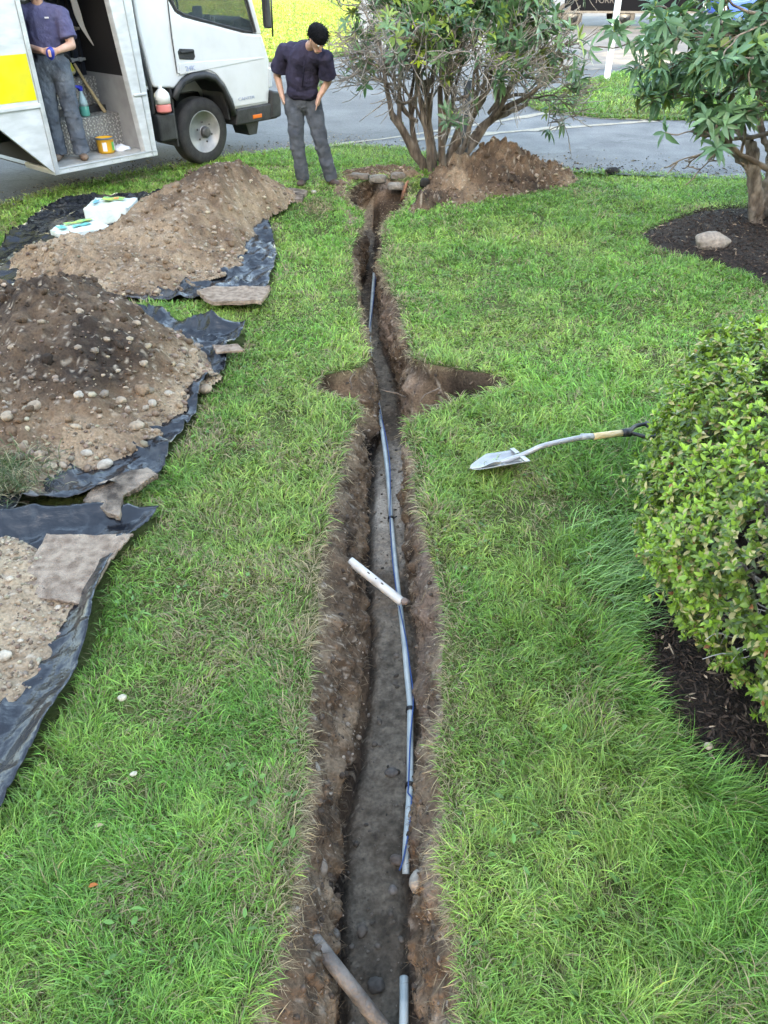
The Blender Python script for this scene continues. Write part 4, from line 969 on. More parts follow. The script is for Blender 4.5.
for q in (-1, 1):
    mb = MB(); mb.prism([(Lb - .02, q * .03), (Lb + .006, q * .03), (Lb + .006, q * .112), (Lb - .02, q * .112)][::q], .036, .042, 'z'); mb.build('foot_step', M_steel, sh, bevel=.002).rotation_euler = (R(-13), 0, 0)
MB().tube(smooth_path([(Lb - .12, 0, .022), (Lb - .04, 0, .03), (Lb + .04, 0, .048), (Lb + .12, 0, .07), (Lb + .26, 0, .075), (Lb + .40, 0, .073)]), [.010] * 4 + [.0145] * 37, 12).build('socket', M_steel, sh, True)
x1 = .70; e = Ls
MB().tube([(Lb + .34, 0, .08), (x1, 0, .065)], .0175, 12).build('shaft', M_grey, sh, True)
MB().tube([(x1, 0, .065), (x1 + .06, 0, .06), (x1 + .175, 0, .05)], .019, 12).build('wooden_shaft', M_wood, sh, True)
mb = MB(); x2 = x1 + .17
mb.tube([(x2, 0, .05), (x2 + .05, 0, .045)], [.022, .026], 12)
for s_ in (-1, 1): mb.tube(smooth_path([(x2 + .04, 0, .045), (x2 + .07, s_ * .025, .042), (x2 + .12, s_ * .062, .035), (e, s_ * .068, .03)]), .0115, 8)
mb.tube([(e, -.075, .03), (e, .075, .03)], .0155, 10); mb.build('grip', M_black, sh, True)
# fallen leaves and bits
for k, (px, py, c, lb) in enumerate([(89, 890, (.50, .16, .05), 'small orange dead leaf in the grass at the lower left'), (95, 830, (.45, .33, .2), 'curled tan dead leaf in the lower left grass'), (5, 862, (.16, .10, .07), 'brown dead leaf at the left edge beside the sheet corner'), (735, 955, (.55, .55, .52), 'pale withered leaf in the lower right grass')]):
    x, y = g(px, py, .03)
    V, T, C = leaves(np.array([[0, 0, 0.]]), np.array([[1, .4, .1]]), np.array([[0., .2, 1]]), np.array([.03]), np.array([.016]), np.array([.2]), np.array([c]))
    o = mesh_np('dead_leaf', V, T, M_straw, None, False, C); o.location = (x, y, .045); tag(o, lb, 'leaf', 'fallen leaves')
# ------------------------------------------------------------------ branching shrubs
def grow(start, d0, L0, r0, depth, spread, rnd, up=.15, nseg=5, taper=.6, kids=(2, 3), lenf=.72, wob_=.18, out=None, tips=None, level=0, bound=None):
    p = Vector(start); d = Vector(d0).normalized(); pts = [p.copy()]; rs = [r0]
    for k in range(nseg):
        d = (d + Vector((rnd.gauss(0, wob_), rnd.gauss(0, wob_), rnd.gauss(0, wob_) + up * .3))).normalized()
        p = p + d * L0 / nseg; pts.append(p.copy()); rs.append(r0 * (1 - (1 - taper) * (k + 1) / nseg))
    out.append((pts, rs, level))
    if depth == 0 or (bound and not bound(p)):
        tips.append((p.copy(), d.copy(), level)); return
    for _ in range(rnd.randint(*kids)):
        ax = d.orthogonal().normalized(); ax.rotate(Quaternion(d, rnd.uniform(0, 6.28)))
        nd = d.copy(); nd.rotate(Quaternion(ax, rnd.gauss(spread, .12))); nd = (nd + Vector((0, 0, up))).normalized()
        s = pts[rnd.randint(max(1, nseg - 2), nseg)]
        grow(s, nd, L0 * lenf * rnd.uniform(.7, 1.2), rs[-1] * .82, depth - 1, spread, rnd, up, nseg, taper, kids, lenf, wob_, out, tips, level + 1, bound)

def whorls(tips, k, Lr, Wr, rs, colf, tilt=(.9, 1.5), droop=(.1, .35)):
    """rosettes of leaves at branch ends"""
    P = []; D = []; U = []; L = []; W = []; dr = []; C = []
    for (p, d, lv) in tips:
        d = Vector(d).normalized(); a = d.orthogonal().normalized(); b = d.cross(a); n = rs.randint(*k); ph = rs.uniform(0, 6.28); base = colf(p, rs)
        for j in range(n):
            an = ph + j * 2.4 + rs.gauss(0, .2); t = rs.uniform(*tilt)
            rd = a * math.cos(an) + b * math.sin(an)
            dd = d * math.cos(t) + rd * math.sin(t); uu = d * math.sin(t) - rd * math.cos(t)
            if uu.z < -.2: uu = -uu * .3 + Vector((0, 0, 1))
            P.append(p + d * rs.uniform(-.02, .01)); D.append(dd); U.append(uu); L.append(rs.uniform(*Lr)); W.append(rs.uniform(*Wr)); dr.append(rs.uniform(*droop))
            f = rs.uniform(.75, 1.3); C.append((base[0] * f, base[1] * f, base[2] * f))
    return leaves(np.array(P), np.array(D), np.array(U), np.array(L), np.array(W), np.array(dr), np.array(C), .18)

# --- twiggy rhododendron by the trench head
rs = random.Random(5)
sh1 = thing('rhododendron', 'large many stemmed rhododendron full of bare grey twigs standing behind the trench head', 'shrub', (.75, 10.75, 0))
def loc(p, o=(.75, 10.75, 0)): return Vector(p) - Vector(o)
segs = []; tips = []
bnd = lambda p: True
trunks = [((.42, 10.62, 0), (-.42, -.05, 1), .062), ((.60, 10.7, 0), (-.15, .2, 1), .045), ((.75, 10.62, .1), (.1, -.25, 1), .048), ((.85, 10.8, .1), (.42, .1, 1), .05), ((1.0, 10.7, .12), (.95, .0, .75), .062), ((.9, 10.9, .1), (.25, .5, 1), .045), ((.62, 10.9, .1), (-.35, .45, 1), .045),
    ((.38, 10.6, 0), (-.75, .1, 1), .045), ((.5, 10.5, .05), (-.3, -.4, 1), .035), ((1.1, 10.65, .12), (1.1, .15, 1), .05), ((.95, 10.55, .1), (.5, -.4, 1), .04), ((.75, 10.8, .1), (.0, .1, 1), .04), ((.7, 10.95, .1), (.6, .5, 1), .04)]
for s, d, r in trunks:
    s = (.75 + (s[0] - .75) * .6, s[1], s[2]); d = (d[0] * .85, d[1], d[2])
    grow(Vector(s) - Vector((.75, 10.75, 0)) + Vector((0, 0, -.05)), d, .74, r, 4, .50, rs, .08, 5, .62, (2, 3), .72, .13, segs, tips)
extra = [((.42, 10.55, .45), (-1, -.25, .5), .02), ((.3, 10.6, .5), (-1, .1, .35), .02), ((1.3, 10.7, .5), (1, -.1, .5), .02), ((1.4, 10.7, .6), (1, .2, .2), .02), ((.8, 10.4, .6), (.2, -1, .6), .02), ((.4, 10.4, .7), (-.4, -1, .4), .018), ((1.2, 10.5, .7), (.4, -1, .5), .018)]
for s, d, r in extra:
    grow(Vector(s) - Vector((.75, 10.75, 0)), d, .55, r, 3, .6, rs, .05, 5, .6, (2, 3), .75, .2, segs, tips)
mt = MB(); mt2 = MB()
for pts, r, lv in segs:
    (mt if lv < 2 else mt2).tube(pts, [max(x, .0045) for x in r], 8 if lv < 2 else 5, capped=False)
# dead bare twigs
nt_ = 0
for pts, r, lv in segs:
    if lv in (1, 2, 3):
        for _ in range(3):
            if rs.random() < .8:
                q = pts[rs.randint(1, len(pts) - 1)]; outw = Vector((q.x, q.y * .7 - .25, 0)).normalized() if q.length > .1 else Vector((0, -1, 0))
                d = (outw + Vector((rs.gauss(0, .5), rs.gauss(0, .5), rs.gauss(.1, .5)))).normalized(); L = rs.uniform(.15, .45); P_ = [q]
                for j in range(4): d = (d + Vector((rs.gauss(0, .2), rs.gauss(0, .2), rs.gauss(.03, .2)))).normalized(); P_.append(P_[-1] + d * L / 4)
                mt2.tube(P_, [.006, .0055, .005, .004, .003], 4, capped=False)
                if rs.random() < .6:
                    d2 = (d + Vector((rs.gauss(0, .7), rs.gauss(0, .7), rs.gauss(0, .5)))).normalized(); mt2.tube([P_[2], P_[2] + d2 * .1, P_[2] + d2 * .2 + Vector((0, 0, .02))], [.0045, .004, .003], 4, capped=False)
mt.build('trunk', M_bark, sh1, True); mt2.build('twigs', M_twig, sh1, True); sh1.scale = (1.0, 1.0, 1.3)
def colr1(p, r):
    q = r.random()
    if q < .2: return (.24, .34, .06)
    if q < .28: return (.17, .2, .04)
    return (.085, .17, .07) if q < .65 else (.13, .235, .09)
lt = [t for t in tips if (t[0].z > 1.15 or rs.random() < .35) and rs.random() < .68]
V, T, C = whorls(lt, (6, 10), (.11, .18), (.034, .052), rs, colr1)
mesh_np('foliage', V, T, M_leaf, sh1, False, C)
lt2 = []
for pts, r, lv in segs:
    if lv >= 2:
        for q in pts[2:]:
            if rs.random() < (.27 if q.z > 1.1 else .09): lt2.append((q + Vector((rs.gauss(0, .05), rs.gauss(0, .05), .03)), Vector((rs.gauss(0, .5), rs.gauss(-.2, .5), 1)), lv))
V, T, C = whorls(lt2, (4, 7), (.08, .13), (.026, .04), rs, colr1)
mesh_np('foliage', V, T, M_leaf, sh1, False, C)
# fresh yellow green shoot near the front
V, T, C = whorls([(Vector((-.40, -.75, 1.12)), Vector((-.1, -.6, 1)), 3), (Vector((-.36, -.78, 1.0)), Vector((.3, -.7, .6)), 3), (Vector((-.45, -.7, 1.25)), Vector((0, -.4, 1)), 3)], (6, 8), (.09, .13), (.03, .042), rs, lambda p, r: (.36, .48, .04))
mesh_np('foliage', V, T, M_leaf, sh1, False, C)
MB().tube([(-.35, -.3, .5), (-.38, -.6, .9), (-.40, -.75, 1.15)], [.008, .006, .005], 5).build('twigs', M_twig, sh1, True)
mb = MB(); mb.tube([(.25 + .75, 10.45, 0), (1.0, 10.45, 1.05)], .045, 10)
tag(mb.build('drain_pipe', mat('dark_grey_plastic', (.07, .085, .10), rough=.5), None, True), 'dark grey upright pipe standing among the stems of the twiggy rhododendron', 'pipe')

# --- right rhododendron
rs = random.Random(11)
O2 = Vector((3.95, 8.15, .03))
sh2 = thing('rhododendron', 'broad leaved rhododendron with a thick gnarled trunk in the mulch bed at the right edge', 'shrub', O2)
segs = []; tips = []
for s, d, r in [((-.12, 0, -.05), (-.16, -.05, 1), .082), ((.16, .02, -.05), (.16, .1, 1), .10), ((.15, .1, -.05), (.55, .2, 1), .08), ((.0, .12, -.05), (-.1, .5, 1), .07)]:
    grow(s, d, .85, r, 4, .55, rs, .08, 6, .68, (2, 3), .68, .12, segs, tips)
for s, d, r, L in [((-.16, -.02, .52), (-1, -.15, .5), .03, .62), ((-.1, 0, .85), (-1, .1, .25), .028, .7), ((-.15, -.05, 1.1), (-1, -.2, .5), .028, .7), ((-.1, -.1, 1.3), (-.9, -.3, .6), .026, .7), ((0, -.1, 1.0), (-.4, -1, .4), .026, .5), ((.2, -.1, 1.2), (.2, -1, .5), .026, .5), ((-.2, 0, 1.5), (-1, .1, .5), .024, .6), ((-.2, -.05, 1.6), (-1, -.4, .3), .024, .7), ((-.2, 0, 1.4), (-1, .3, .2), .024, .7), ((-.2, 0, 1.2), (-1, .0, .1), .022, .75), ((-.15, 0, 1.0), (-1, -.5, .3), .022, .6), ((-.1, 0, 1.5), (-.7, -.8, .3), .022, .7), ((-.2, 0, 1.8), (-1, -.1, .2), .024, .8), ((.1, -.1, .9), (.3, -1, .4), .022, .5), ((.2, -.1, 1.4), (.5, -1, .3), .022, .6), ((-.05, -.1, 1.2), (-.3, -1, .5), .022, .6), ((-.2, 0, 1.9), (-1, -.5, .1), .024, .7)]:
    grow(s, d, L, r, 2 if d[2] > .45 else 3, .5, rs, .02, 5, .6, (2, 3), .7, .18, segs, tips)
mt = MB(); mt2 = MB()
for pts, r, lv in segs:
    (mt if r[0] > .03 else mt2).tube(pts, [max(x, .006) for x in r], 10 if r[0] > .03 else 6, capped=False)
o = mt.build('trunk', M_bark, sh2, True); s_ = o.modifiers.new('s', 'SUBSURF'); s_.levels = s_.render_levels = 3; bt = bpy.data.textures.new('bark', 'CLOUDS'); bt.noise_scale = .09; bt.noise_depth = 3; d_ = o.modifiers.new('d', 'DISPLACE'); d_.texture = bt; d_.strength = .06; d_.texture_coords = 'LOCAL'; mt2.build('twigs', mat('brown_twig', (.13, .095, .07), (.28, .22, .17), 9, .85, .3, 50), sh2, True)
# burl at the trunk foot
V, F = rockshape(4, 5, .35); one = mesh_np('burl', V * np.array([.15, .13, .17]), F, M_bark, sh2, True); one.location = (.10, -.08, .12)
def colr2(p, r):
    q = r.random()
    if q < .10: return (.17, .28, .06)
    if q < .18: return (.16, .20, .05)
    return (.10, .20, .10) if q < .65 else (.15, .27, .125)
keep = [t for t in tips if rs.random() < .95 and t[0].z > .75]
V, T, C = whorls(keep, (6, 10), (.13, .20), (.038, .052), rs, colr2, (.8, 1.85), (.2, .7)); mesh_np('foliage', V, T, M_leaf, sh2, False, C)
lt2 = []
for pts, r, lv in segs:
    if r[0] < .035:
        for q in pts[2:]:
            if rs.random() < .30 and q.z > .9: lt2.append((q + Vector((rs.gauss(0, .04), rs.gauss(0, .04), .02)), Vector((rs.gauss(0, .6), rs.gauss(-.2, .5), .8)), lv))
V, T, C = whorls(lt2, (4, 7), (.12, .18), (.042, .055), rs, colr2, (.8, 1.8), (.2, .6)); mesh_np('foliage', V, T, M_leaf, sh2, False, C)
# new upright buds
mb = MB()
for t in rs.sample(keep, min(60, len(keep))):
    mb.tube([t[0], t[0] + Vector((rs.gauss(0, .01), rs.gauss(0, .01), .035)), t[0] + Vector((rs.gauss(0, .015), rs.gauss(0, .015), .07))], [.007, .008, .002], 5)
tag(mb.build('buds', mat('pale_bud', (.30, .38, .10), rough=.5), sh2, True), kind='stuff')

# --- clipped azalea in the right foreground
rs = random.Random(3); O3 = Vector((1.91, 2.28, .04))
az = thing('azalea', 'dense rounded azalea bush with small light green leaves filling the right edge', 'shrub', O3)
def az_r(th, ph, s=0):
    q = np.c_[np.cos(th) * np.cos(ph), np.sin(th) * np.cos(ph), np.sin(ph)]
    return 1 + .17 * fbm(q, 2.2, 3, 60) + .10 * fbm(q, 6, 2, 61)
n = 15500; u = rng.random(n); ph = np.arcsin(-.62 + 1.62 * u); th = rng.uniform(0, 2 * np.pi, n)
rr = az_r(th, ph); inner = 1 - np.abs(rng.normal(0, .045, n)) + .09 * rng.random(n) * (rng.random(n) < .10); rr = rr * inner
Rx, Ry, Rz, Cz = .92, 1.24, .78, .42
P = np.c_[Rx * rr * np.cos(th) * np.cos(ph), Ry * rr * np.sin(th) * np.cos(ph), Cz + Rz * rr * np.sin(ph)]
P[:, :2] *= (.74 + .26 * np.clip(P[:, 2:] / .42, 0, 1))
N_ = nrm(np.c_[P[:, 0] / Rx ** 2, P[:, 1] / Ry ** 2, (P[:, 2] - Cz) / Rz ** 2])
holes = fbm(P, 5.5, 3, 63); ok = (P[:, 2] > .05) & (holes < .33)
hc = np.array([-.62, -.46, .32]); ok &= np.linalg.norm((P - hc) / np.array([.2, .2, .17]), axis=1) > 1
ok &= (rng.random(n) < np.clip(.7 + (P[:, 2] + .25 * fbm(P, 3, 2, 64)) * 2.4, 0, 1))
P = P[ok]; N_ = N_[ok]; inner = inner[ok]; n = len(P)
d = nrm(N_ * .8 + np.array([[0, 0, .55]]) + rng.normal(0, .3, (n, 3)))
k = 7
a = nrm(np.cross(d, rng.normal(size=(n, 3)))); b = np.cross(d, a)
Pl = np.repeat(P, k, 0); dl = np.repeat(d, k, 0); al = np.repeat(a, k, 0); bl_ = np.repeat(b, k, 0)
an = np.tile(np.arange(k) * 2.4, n) + rng.normal(0, .3, n * k); t = np.tile(np.linspace(.45, 1.55, k), n) + rng.normal(0, .15, n * k)
rd = al * np.cos(an)[:, None] + bl_ * np.sin(an)[:, None]
D = dl * np.cos(t)[:, None] + rd * np.sin(t)[:, None]; U = dl * np.sin(t)[:, None] - rd * np.cos(t)[:, None]
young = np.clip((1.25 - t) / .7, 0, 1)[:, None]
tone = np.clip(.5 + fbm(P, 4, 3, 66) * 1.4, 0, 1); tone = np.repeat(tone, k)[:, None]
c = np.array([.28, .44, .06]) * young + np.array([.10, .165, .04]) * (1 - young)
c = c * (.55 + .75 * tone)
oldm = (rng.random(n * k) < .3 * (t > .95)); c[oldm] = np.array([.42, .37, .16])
redm = (rng.random(n * k) < .008); c[redm] = np.array([.30, .11, .05])
c = c * rng.uniform(.75, 1.3, (n * k, 1))
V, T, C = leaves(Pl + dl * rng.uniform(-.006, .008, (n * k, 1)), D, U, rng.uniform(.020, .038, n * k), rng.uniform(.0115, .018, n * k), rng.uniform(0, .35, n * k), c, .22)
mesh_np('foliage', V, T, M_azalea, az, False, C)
# older inner leaves
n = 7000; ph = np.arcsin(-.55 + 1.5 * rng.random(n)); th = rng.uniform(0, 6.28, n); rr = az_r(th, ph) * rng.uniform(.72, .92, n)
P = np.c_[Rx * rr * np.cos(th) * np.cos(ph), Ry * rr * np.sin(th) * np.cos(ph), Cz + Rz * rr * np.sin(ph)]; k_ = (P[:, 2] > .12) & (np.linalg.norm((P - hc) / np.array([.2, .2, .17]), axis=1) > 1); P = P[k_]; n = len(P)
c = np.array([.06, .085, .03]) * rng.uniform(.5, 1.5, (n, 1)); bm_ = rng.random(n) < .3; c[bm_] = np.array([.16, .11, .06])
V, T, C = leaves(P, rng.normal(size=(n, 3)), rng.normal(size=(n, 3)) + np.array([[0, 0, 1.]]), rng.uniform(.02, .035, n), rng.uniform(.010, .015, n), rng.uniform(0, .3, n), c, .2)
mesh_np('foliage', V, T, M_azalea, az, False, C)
mt = MB(); segs = []; tips = []
for k in range(13):
    a = k * 2 * math.pi / 13 + rs.uniform(-.2, .2)
    grow((.1 * math.cos(a), .1 * math.sin(a), -.02), (math.cos(a) * .95, math.sin(a) * .95, .55), .42, .014, 4, .5, rs, .06, 4, .62, (2, 3), .66, .2, segs, tips)
for pts, r, lv in segs: mt.tube(pts, [max(x, .002) for x in r], 5, capped=False)
mt.build('twigs', mat('azalea_twig', (.17, .14, .12), (.38, .35, .33), 12, .9, .3, 60), az, True)
mt = MB()
for k in range(55):   # dead grey twigs in the opening
    p = Vector(hc) + Vector((rs.gauss(.09, .06), rs.gauss(.10, .07), rs.gauss(0, .05))); d = Vector((rs.gauss(-.3, .6), rs.gauss(-.2, .6), rs.gauss(.1, .5))).normalized(); P_ = [p]
    for j in range(4): d = (d + Vector((rs.gauss(0, .3), rs.gauss(0, .3), rs.gauss(0, .3)))).normalized(); P_.append(P_[-1] + d * .035)
    mt.tube(P_, [.0026, .0024, .002, .0018, .0012], 4)
mt.build('dead_twigs', mat('dead_twig', (.36, .33, .33), rough=.9), az, True)
# ------------------------------------------------------------------ service truck (local x forward, y inboard, z up)
M_white = mat('white_paint', (.60, .63, .64), (.46, .49, .49), 4.5, .35, .05, 3, spec=.5, stretch=(1, 1, 3))
M_cabw = mat('cab_white_paint', (.64, .66, .655), (.56, .575, .56), 3.5, .25, spec=.5, lo=.45, hi=.8)
M_alu = mat('aluminium', (.55, .58, .60), (.40, .43, .45), 6, .38, .2, 30, metal=.45)
M_yel = mat('yellow_film', (.72, .64, .0), (.62, .55, .02), 5, .4)
M_blk = mat('black_plastic_trim', (.015, .016, .018), (.035, .036, .038), 9, .55, .2, 40)
M_int = mat('dark_interior', (.012, .012, .014), rough=.8)
M_int2 = mat('interior_grey', (.05, .052, .056), rough=.7)
M_glass, nt__, b__ = newmat('window_glass'); b__.inputs['Base Color'].default_value = (.05, .07, .075, 1); b__.inputs['Roughness'].default_value = .03; b__.inputs['Alpha'].default_value = .45; b__.inputs['Specular IOR Level'].default_value = .9
M_tyre = mat('tyre_rubber', (.018, .018, .019), (.035, .034, .033), 12, .8, .3, 50)
M_rim = mat('silver_rim', (.40, .40, .39), (.28, .28, .28), 9, .4, metal=.15)
M_rim2 = mat('hub_grey', (.05, .05, .052), (.12, .12, .12), 12, .5, metal=.4)
def plate_mat():
    m, nt, b = newmat('diamond_plate'); L = nt.links; tc = nt.nodes.new('ShaderNodeTexCoord'); hs = []
    for s, rot in ((1, .78), (-1, -.78)):
        mp = nt.nodes.new('ShaderNodeMapping'); mp.inputs['Rotation'].default_value = (0.6, rot, rot); mp.inputs['Scale'].default_value = (38, 14, 30); L.new(tc.outputs['Object'], mp.inputs[0])
        v = nt.nodes.new('ShaderNodeTexVoronoi'); v.inputs['Scale'].default_value = 1; v.inputs['Randomness'].default_value = .1; L.new(mp.outputs[0], v.inputs['Vector'])
        r = nt.nodes.new('ShaderNodeMapRange'); r.inputs['From Min'].default_value = .25; r.inputs['From Max'].default_value = .4; r.inputs['To Min'].default_value = 1; r.inputs['To Max'].default_value = 0; L.new(v.outputs['Distance'], r.inputs['Value']); hs.append(r)
    mx = nt.nodes.new('ShaderNodeMath'); mx.operation = 'MAXIMUM'; L.new(hs[0].outputs[0], mx.inputs[0]); L.new(hs[1].outputs[0], mx.inputs[1])
    bp = nt.nodes.new('ShaderNodeBump'); bp.inputs['Strength'].default_value = 1; bp.inputs['Distance'].default_value = .02; L.new(mx.outputs[0], bp.inputs['Height']); L.new(bp.outputs[0], b.inputs['Normal'])
    n = nt.nodes.new('ShaderNodeTexNoise'); n.inputs['Scale'].default_value = 5; r = nt.nodes.new('ShaderNodeValToRGB'); r.color_ramp.elements[0].color = (.42, .41, .38, 1); r.color_ramp.elements[1].color = (.68, .67, .64, 1); L.new(tc.outputs['Object'], n.inputs[0]); L.new(n.outputs[0], r.inputs[0]); L.new(r.outputs[0], b.inputs['Base Color'])
    b.inputs['Roughness'].default_value = .42; b.inputs['Metallic'].default_value = .35
    r2 = nt.nodes.new('ShaderNodeMapRange'); r2.inputs['To Min'].default_value = .55; r2.inputs['To Max'].default_value = 1.35; L.new(mx.outputs[0], r2.inputs['Value']); sc2 = nt.nodes.new('ShaderNodeVectorMath'); sc2.operation = 'SCALE'; L.new(r.outputs[0], sc2.inputs[0]); L.new(r2.outputs[0], sc2.inputs['Scale']); L.new(sc2.outputs[0], b.inputs['Base Color'])
    return m
M_plate = plate_mat()
TO = Vector((-2.75, 10.13, .0)); TRZ = R(50)
trk = thing('service_truck', 'white service truck with a yellow side panel and open doorway at the lawn edge', 'truck', TO, TRZ)
TM = Matrix.Translation(TO) @ Matrix.Rotation(TRZ, 4, 'Z')
# body side, rear of the doorway
mb = MB(); mb.prism([(-5.2, .88), (-1.93, .88), (-1.36, .29), (-1.31, .29), (-1.33, 2.9), (-5.2, 2.9)], 0, .045); mb.build('side_panel', M_white, trk, bevel=.006)
mb = MB(); mb.prism([(-5.2, 1.03), (-1.385, 1.03), (-1.385, 1.45), (-5.2, 1.45)], -.003, .02); mb.build('yellow_panel', M_yel, trk)
mb = MB(); mb.box(-5.2, -1.365, -.022, .01, .955, 1.0); mb.build('rub_rail', M_white, trk, bevel=.008)
mb = MB(); mb.prism([(-1.375, .29), (-1.325, .29), (-1.325, 2.9), (-1.375, 2.9)], -.018, .03); mb.build('door_frame', M_alu, trk, bevel=.005)
# right jamb
mb = MB(); mb.prism([(-.16, .28), (.0, .28), (-.03, 2.9), (-.40, 2.9)], 0, .10); mb.build('door_post', M_white, trk, bevel=.01)
mb = MB(); mb.prism([(-.075, .28), (-.062, .28), (-.16, 2.9), (-.175, 2.9)], -.012, .01); mb.build('door_seal', M_alu, trk, bevel=.003)
mb = MB(); mb.prism([(-.205, .94), (-.03, .94), (-.03, .965), (-.21, .965)], -.02, .01); mb.build('rub_rail', M_white, trk, bevel=.006)
mb = MB(); mb.box(-1.34, -.35, 0, .06, 2.45, 2.9); mb.build('header', M_white, trk, bevel=.01)
mb = MB(); mb.box(-1.38, -.0, -.005, .62, .285, .345); mb.build('sill', M_white, trk, bevel=.008)
mb = MB(); mb.box(-1.33, -.155, .03, .6, .346, .352); mb.build('step_mat', mat('worn_floor', (.50, .50, .47), (.34, .33, .30), 7, .5, .3, 60, metal=.2), trk)
mb = MB(); mb.box(-1.32, -.10, .50, .52, .352, .70); mb.box(-1.32, -.10, .50, .92, .70, .715); mb.build('step', M_plate, trk, bevel=.006)
mb = MB(); mb.box(-1.32, -.10, .86, .88, .716, 1.06); mb.box(-1.32, -.10, .86, 2.0, 1.06, 1.075); mb.build('step', M_plate, trk, bevel=.006)
mb = MB(); mb.box(-.115, -.10, .10, 2.0, 1.12, 2.9); mb.build('inner_wall', M_int, trk)
mb = MB(); mb.box(-.115, -.10, .10, 2.0, .35, 1.12); mb.build('inner_wall', mat('inner_panel', (.36, .38, .39), (.28, .29, .30), 5, .5), trk)
# seams and rivets of the side panels
mb = MB(); mb.box(-1.80, -1.793, -.004, .01, .96, 2.85); mb.build('panel_seam', M_alu, trk)
mb = MB()
for z in np.arange(.40, 2.8, .12):
    for x in (-1.352, ): mb.lathe([(.006, 0), (.004, -.004), (0, -.005)], c=(x, -.018, z), n=6, ax='y')
o = mb.build('rivets', M_alu, trk); tag(o, kind='stuff')
mb = MB()
for x in np.arange(-1.30, -.02, .11): mb.lathe([(.006, 0), (.004, -.004), (0, -.005)], c=(x, -.006, .318), n=6, ax='y')
o = mb.build('rivets', M_alu, trk); tag(o, kind='stuff')
mb = MB(); mb.box(-1.36, -.02, -.012, .0, .335, .35); mb.build('sill_trim', M_alu, trk, bevel=.004)
# shell: roof, far side, ends, floor of the load bed
mb = MB(); mb.box(-5.2, -.02, 0.05, 2.15, 2.88, 2.94); mb.build('roof', M_white, trk, bevel=.02)
mb = MB(); mb.box(-5.2, -.02, 2.1, 2.15, .88, 2.88); mb.build('far_side', M_white, trk)
mb = MB(); mb.box(-.06, -.02, .12, 2.1, .4, 2.88); mb.build('front_bulkhead', M_white, trk)
mb = MB(); mb.box(-5.2, -5.15, .05, 2.1, .88, 2.88); mb.build('rear_wall', M_white, trk)
mb = MB(); mb.box(-5.15, -1.34, .05, 2.1, .86, .92); mb.build('bed_floor', M_int, trk)
mb = MB(); mb.box(-1.9, -1.34, .05, .1, .9, 2.85); mb.box(-1.36, -1.33, .1, 2.0, .35, 2.85); mb.build('inner_wall', M_int, trk)
mb = MB(); mb.box(-1.32, -.12, 1.42, 1.45, 1.08, 2.8); mb.build('back_panel', M_int, trk)
# shelving and strapped rack
mb = MB(); mb.box(-.80, -.12, 1.02, 1.04, 1.08, 2.6); mb.build('rack_panel', mat('blue_black_panel', (.018, .024, .036), (.035, .042, .06), 5, .4), trk)
for z in (1.25, 1.56, 1.87):
    mb = MB(); mb.box(-.80, -.125, .97, .99, z - .014, z + .014)
    for k in range(6): mb.box(-.77 + k * .11, -.73 + k * .11, .955, .995, z - .022, z + .022)
    mb.build('rack_rail', M_alu, trk, bevel=.004)
for k, x in enumerate((-.92, -.76, -.6, -.46, -.3, -.2)):
    MB().tube(smooth_path([(x, 1.0, 1.08), (x + .02, .99, 1.4), (x - .02, 1.0, 1.8), (x + .04, 1.0, 2.3)], 4), .014 if k % 2 else .02, 8).build('hose', mat('hose_dark_%d' % k, [(.02, .025, .035), (.03, .028, .026), (.01, .014, .03), (.035, .03, .025), (.015, .02, .02), (.02, .02, .025)][k], rough=.5), trk, True)
mb = MB(); mb.box(-1.3, -1.0, .95, 1.4, 1.08, 1.5); mb.build('tool_box', mat('brown_box', (.06, .045, .035), (.03, .025, .02), 6, .7), trk, bevel=.02)
# chassis and under-body
mb = MB(); mb.box(-5.1, 1.9, .75, .85, .55, .78); mb.box(-5.1, 1.9, 1.35, 1.45, .55, .78); mb.build('chassis_rail', M_blk, trk)
mb = MB(); mb.box(-2.9, -1.95, .15, .6, .42, .84); mb.build('fuel_tank', M_blk, trk, bevel=.04)
mb = MB(); mb.box(-1.3, -.05, .1, 2.0, .27, .284); mb.build('well_floor', M_blk, trk)
def wheel(x, y, dual=False, nm='wheel'):
    w_ = bpy.data.objects.new(nm, None); col.objects.link(w_); w_.parent = trk; w_.location = (x, y, .40)
    prof = [(.24, .0), (.25, -.01), (.345, -.008), (.375, .006), (.392, .03), (.396, .06), (.396, .17), (.392, .19), (.36, .22), (.25, .225), (.24, .21)]
    MB().lathe(prof, n=48, ax='y', caps=False).build('tyre', M_tyre, w_, True)
    rp = [(.252, .004), (.248, -.008), (.236, -.006), (.228, .02), (.218, .055), (.19, .035), (.15, .022), (.11, .016), (.075, .016), (.07, .0), (.0, .0)]
    MB().lathe(rp, n=40, ax='y').build('rim', M_rim, w_, True)
    MB().lathe([(.068, .02), (.066, -.045), (.05, -.06), (.0, -.062)], n=20, ax='y').build('hub_cap', M_rim2, w_, True, bevel=.004)
    for k in range(6):
        a = k * math.pi / 3 + .2; mb = MB(); c_ = (.195 * math.cos(a), .024, .195 * math.sin(a))
        mb.lathe([(.036, .014), (.034, -.006), (0, -.006)], c=c_, n=12, ax='y'); mb.build('rim_hole', M_blk, w_)
        a2 = a + .52; mb = MB(); mb.lathe([(.013, .03), (.013, -.012), (.008, -.018), (0, -.018)], c=(.118 * math.cos(a2), .006, .118 * math.sin(a2)), n=6, ax='y'); mb.build('wheel_nut', M_rim2, w_)
    return w_
wheel(.92, .22); wheel(-3.9, .22)
for (x, y) in ((.92, 1.75), (-3.9, 1.75)):
    w_ = wheel(x, y)
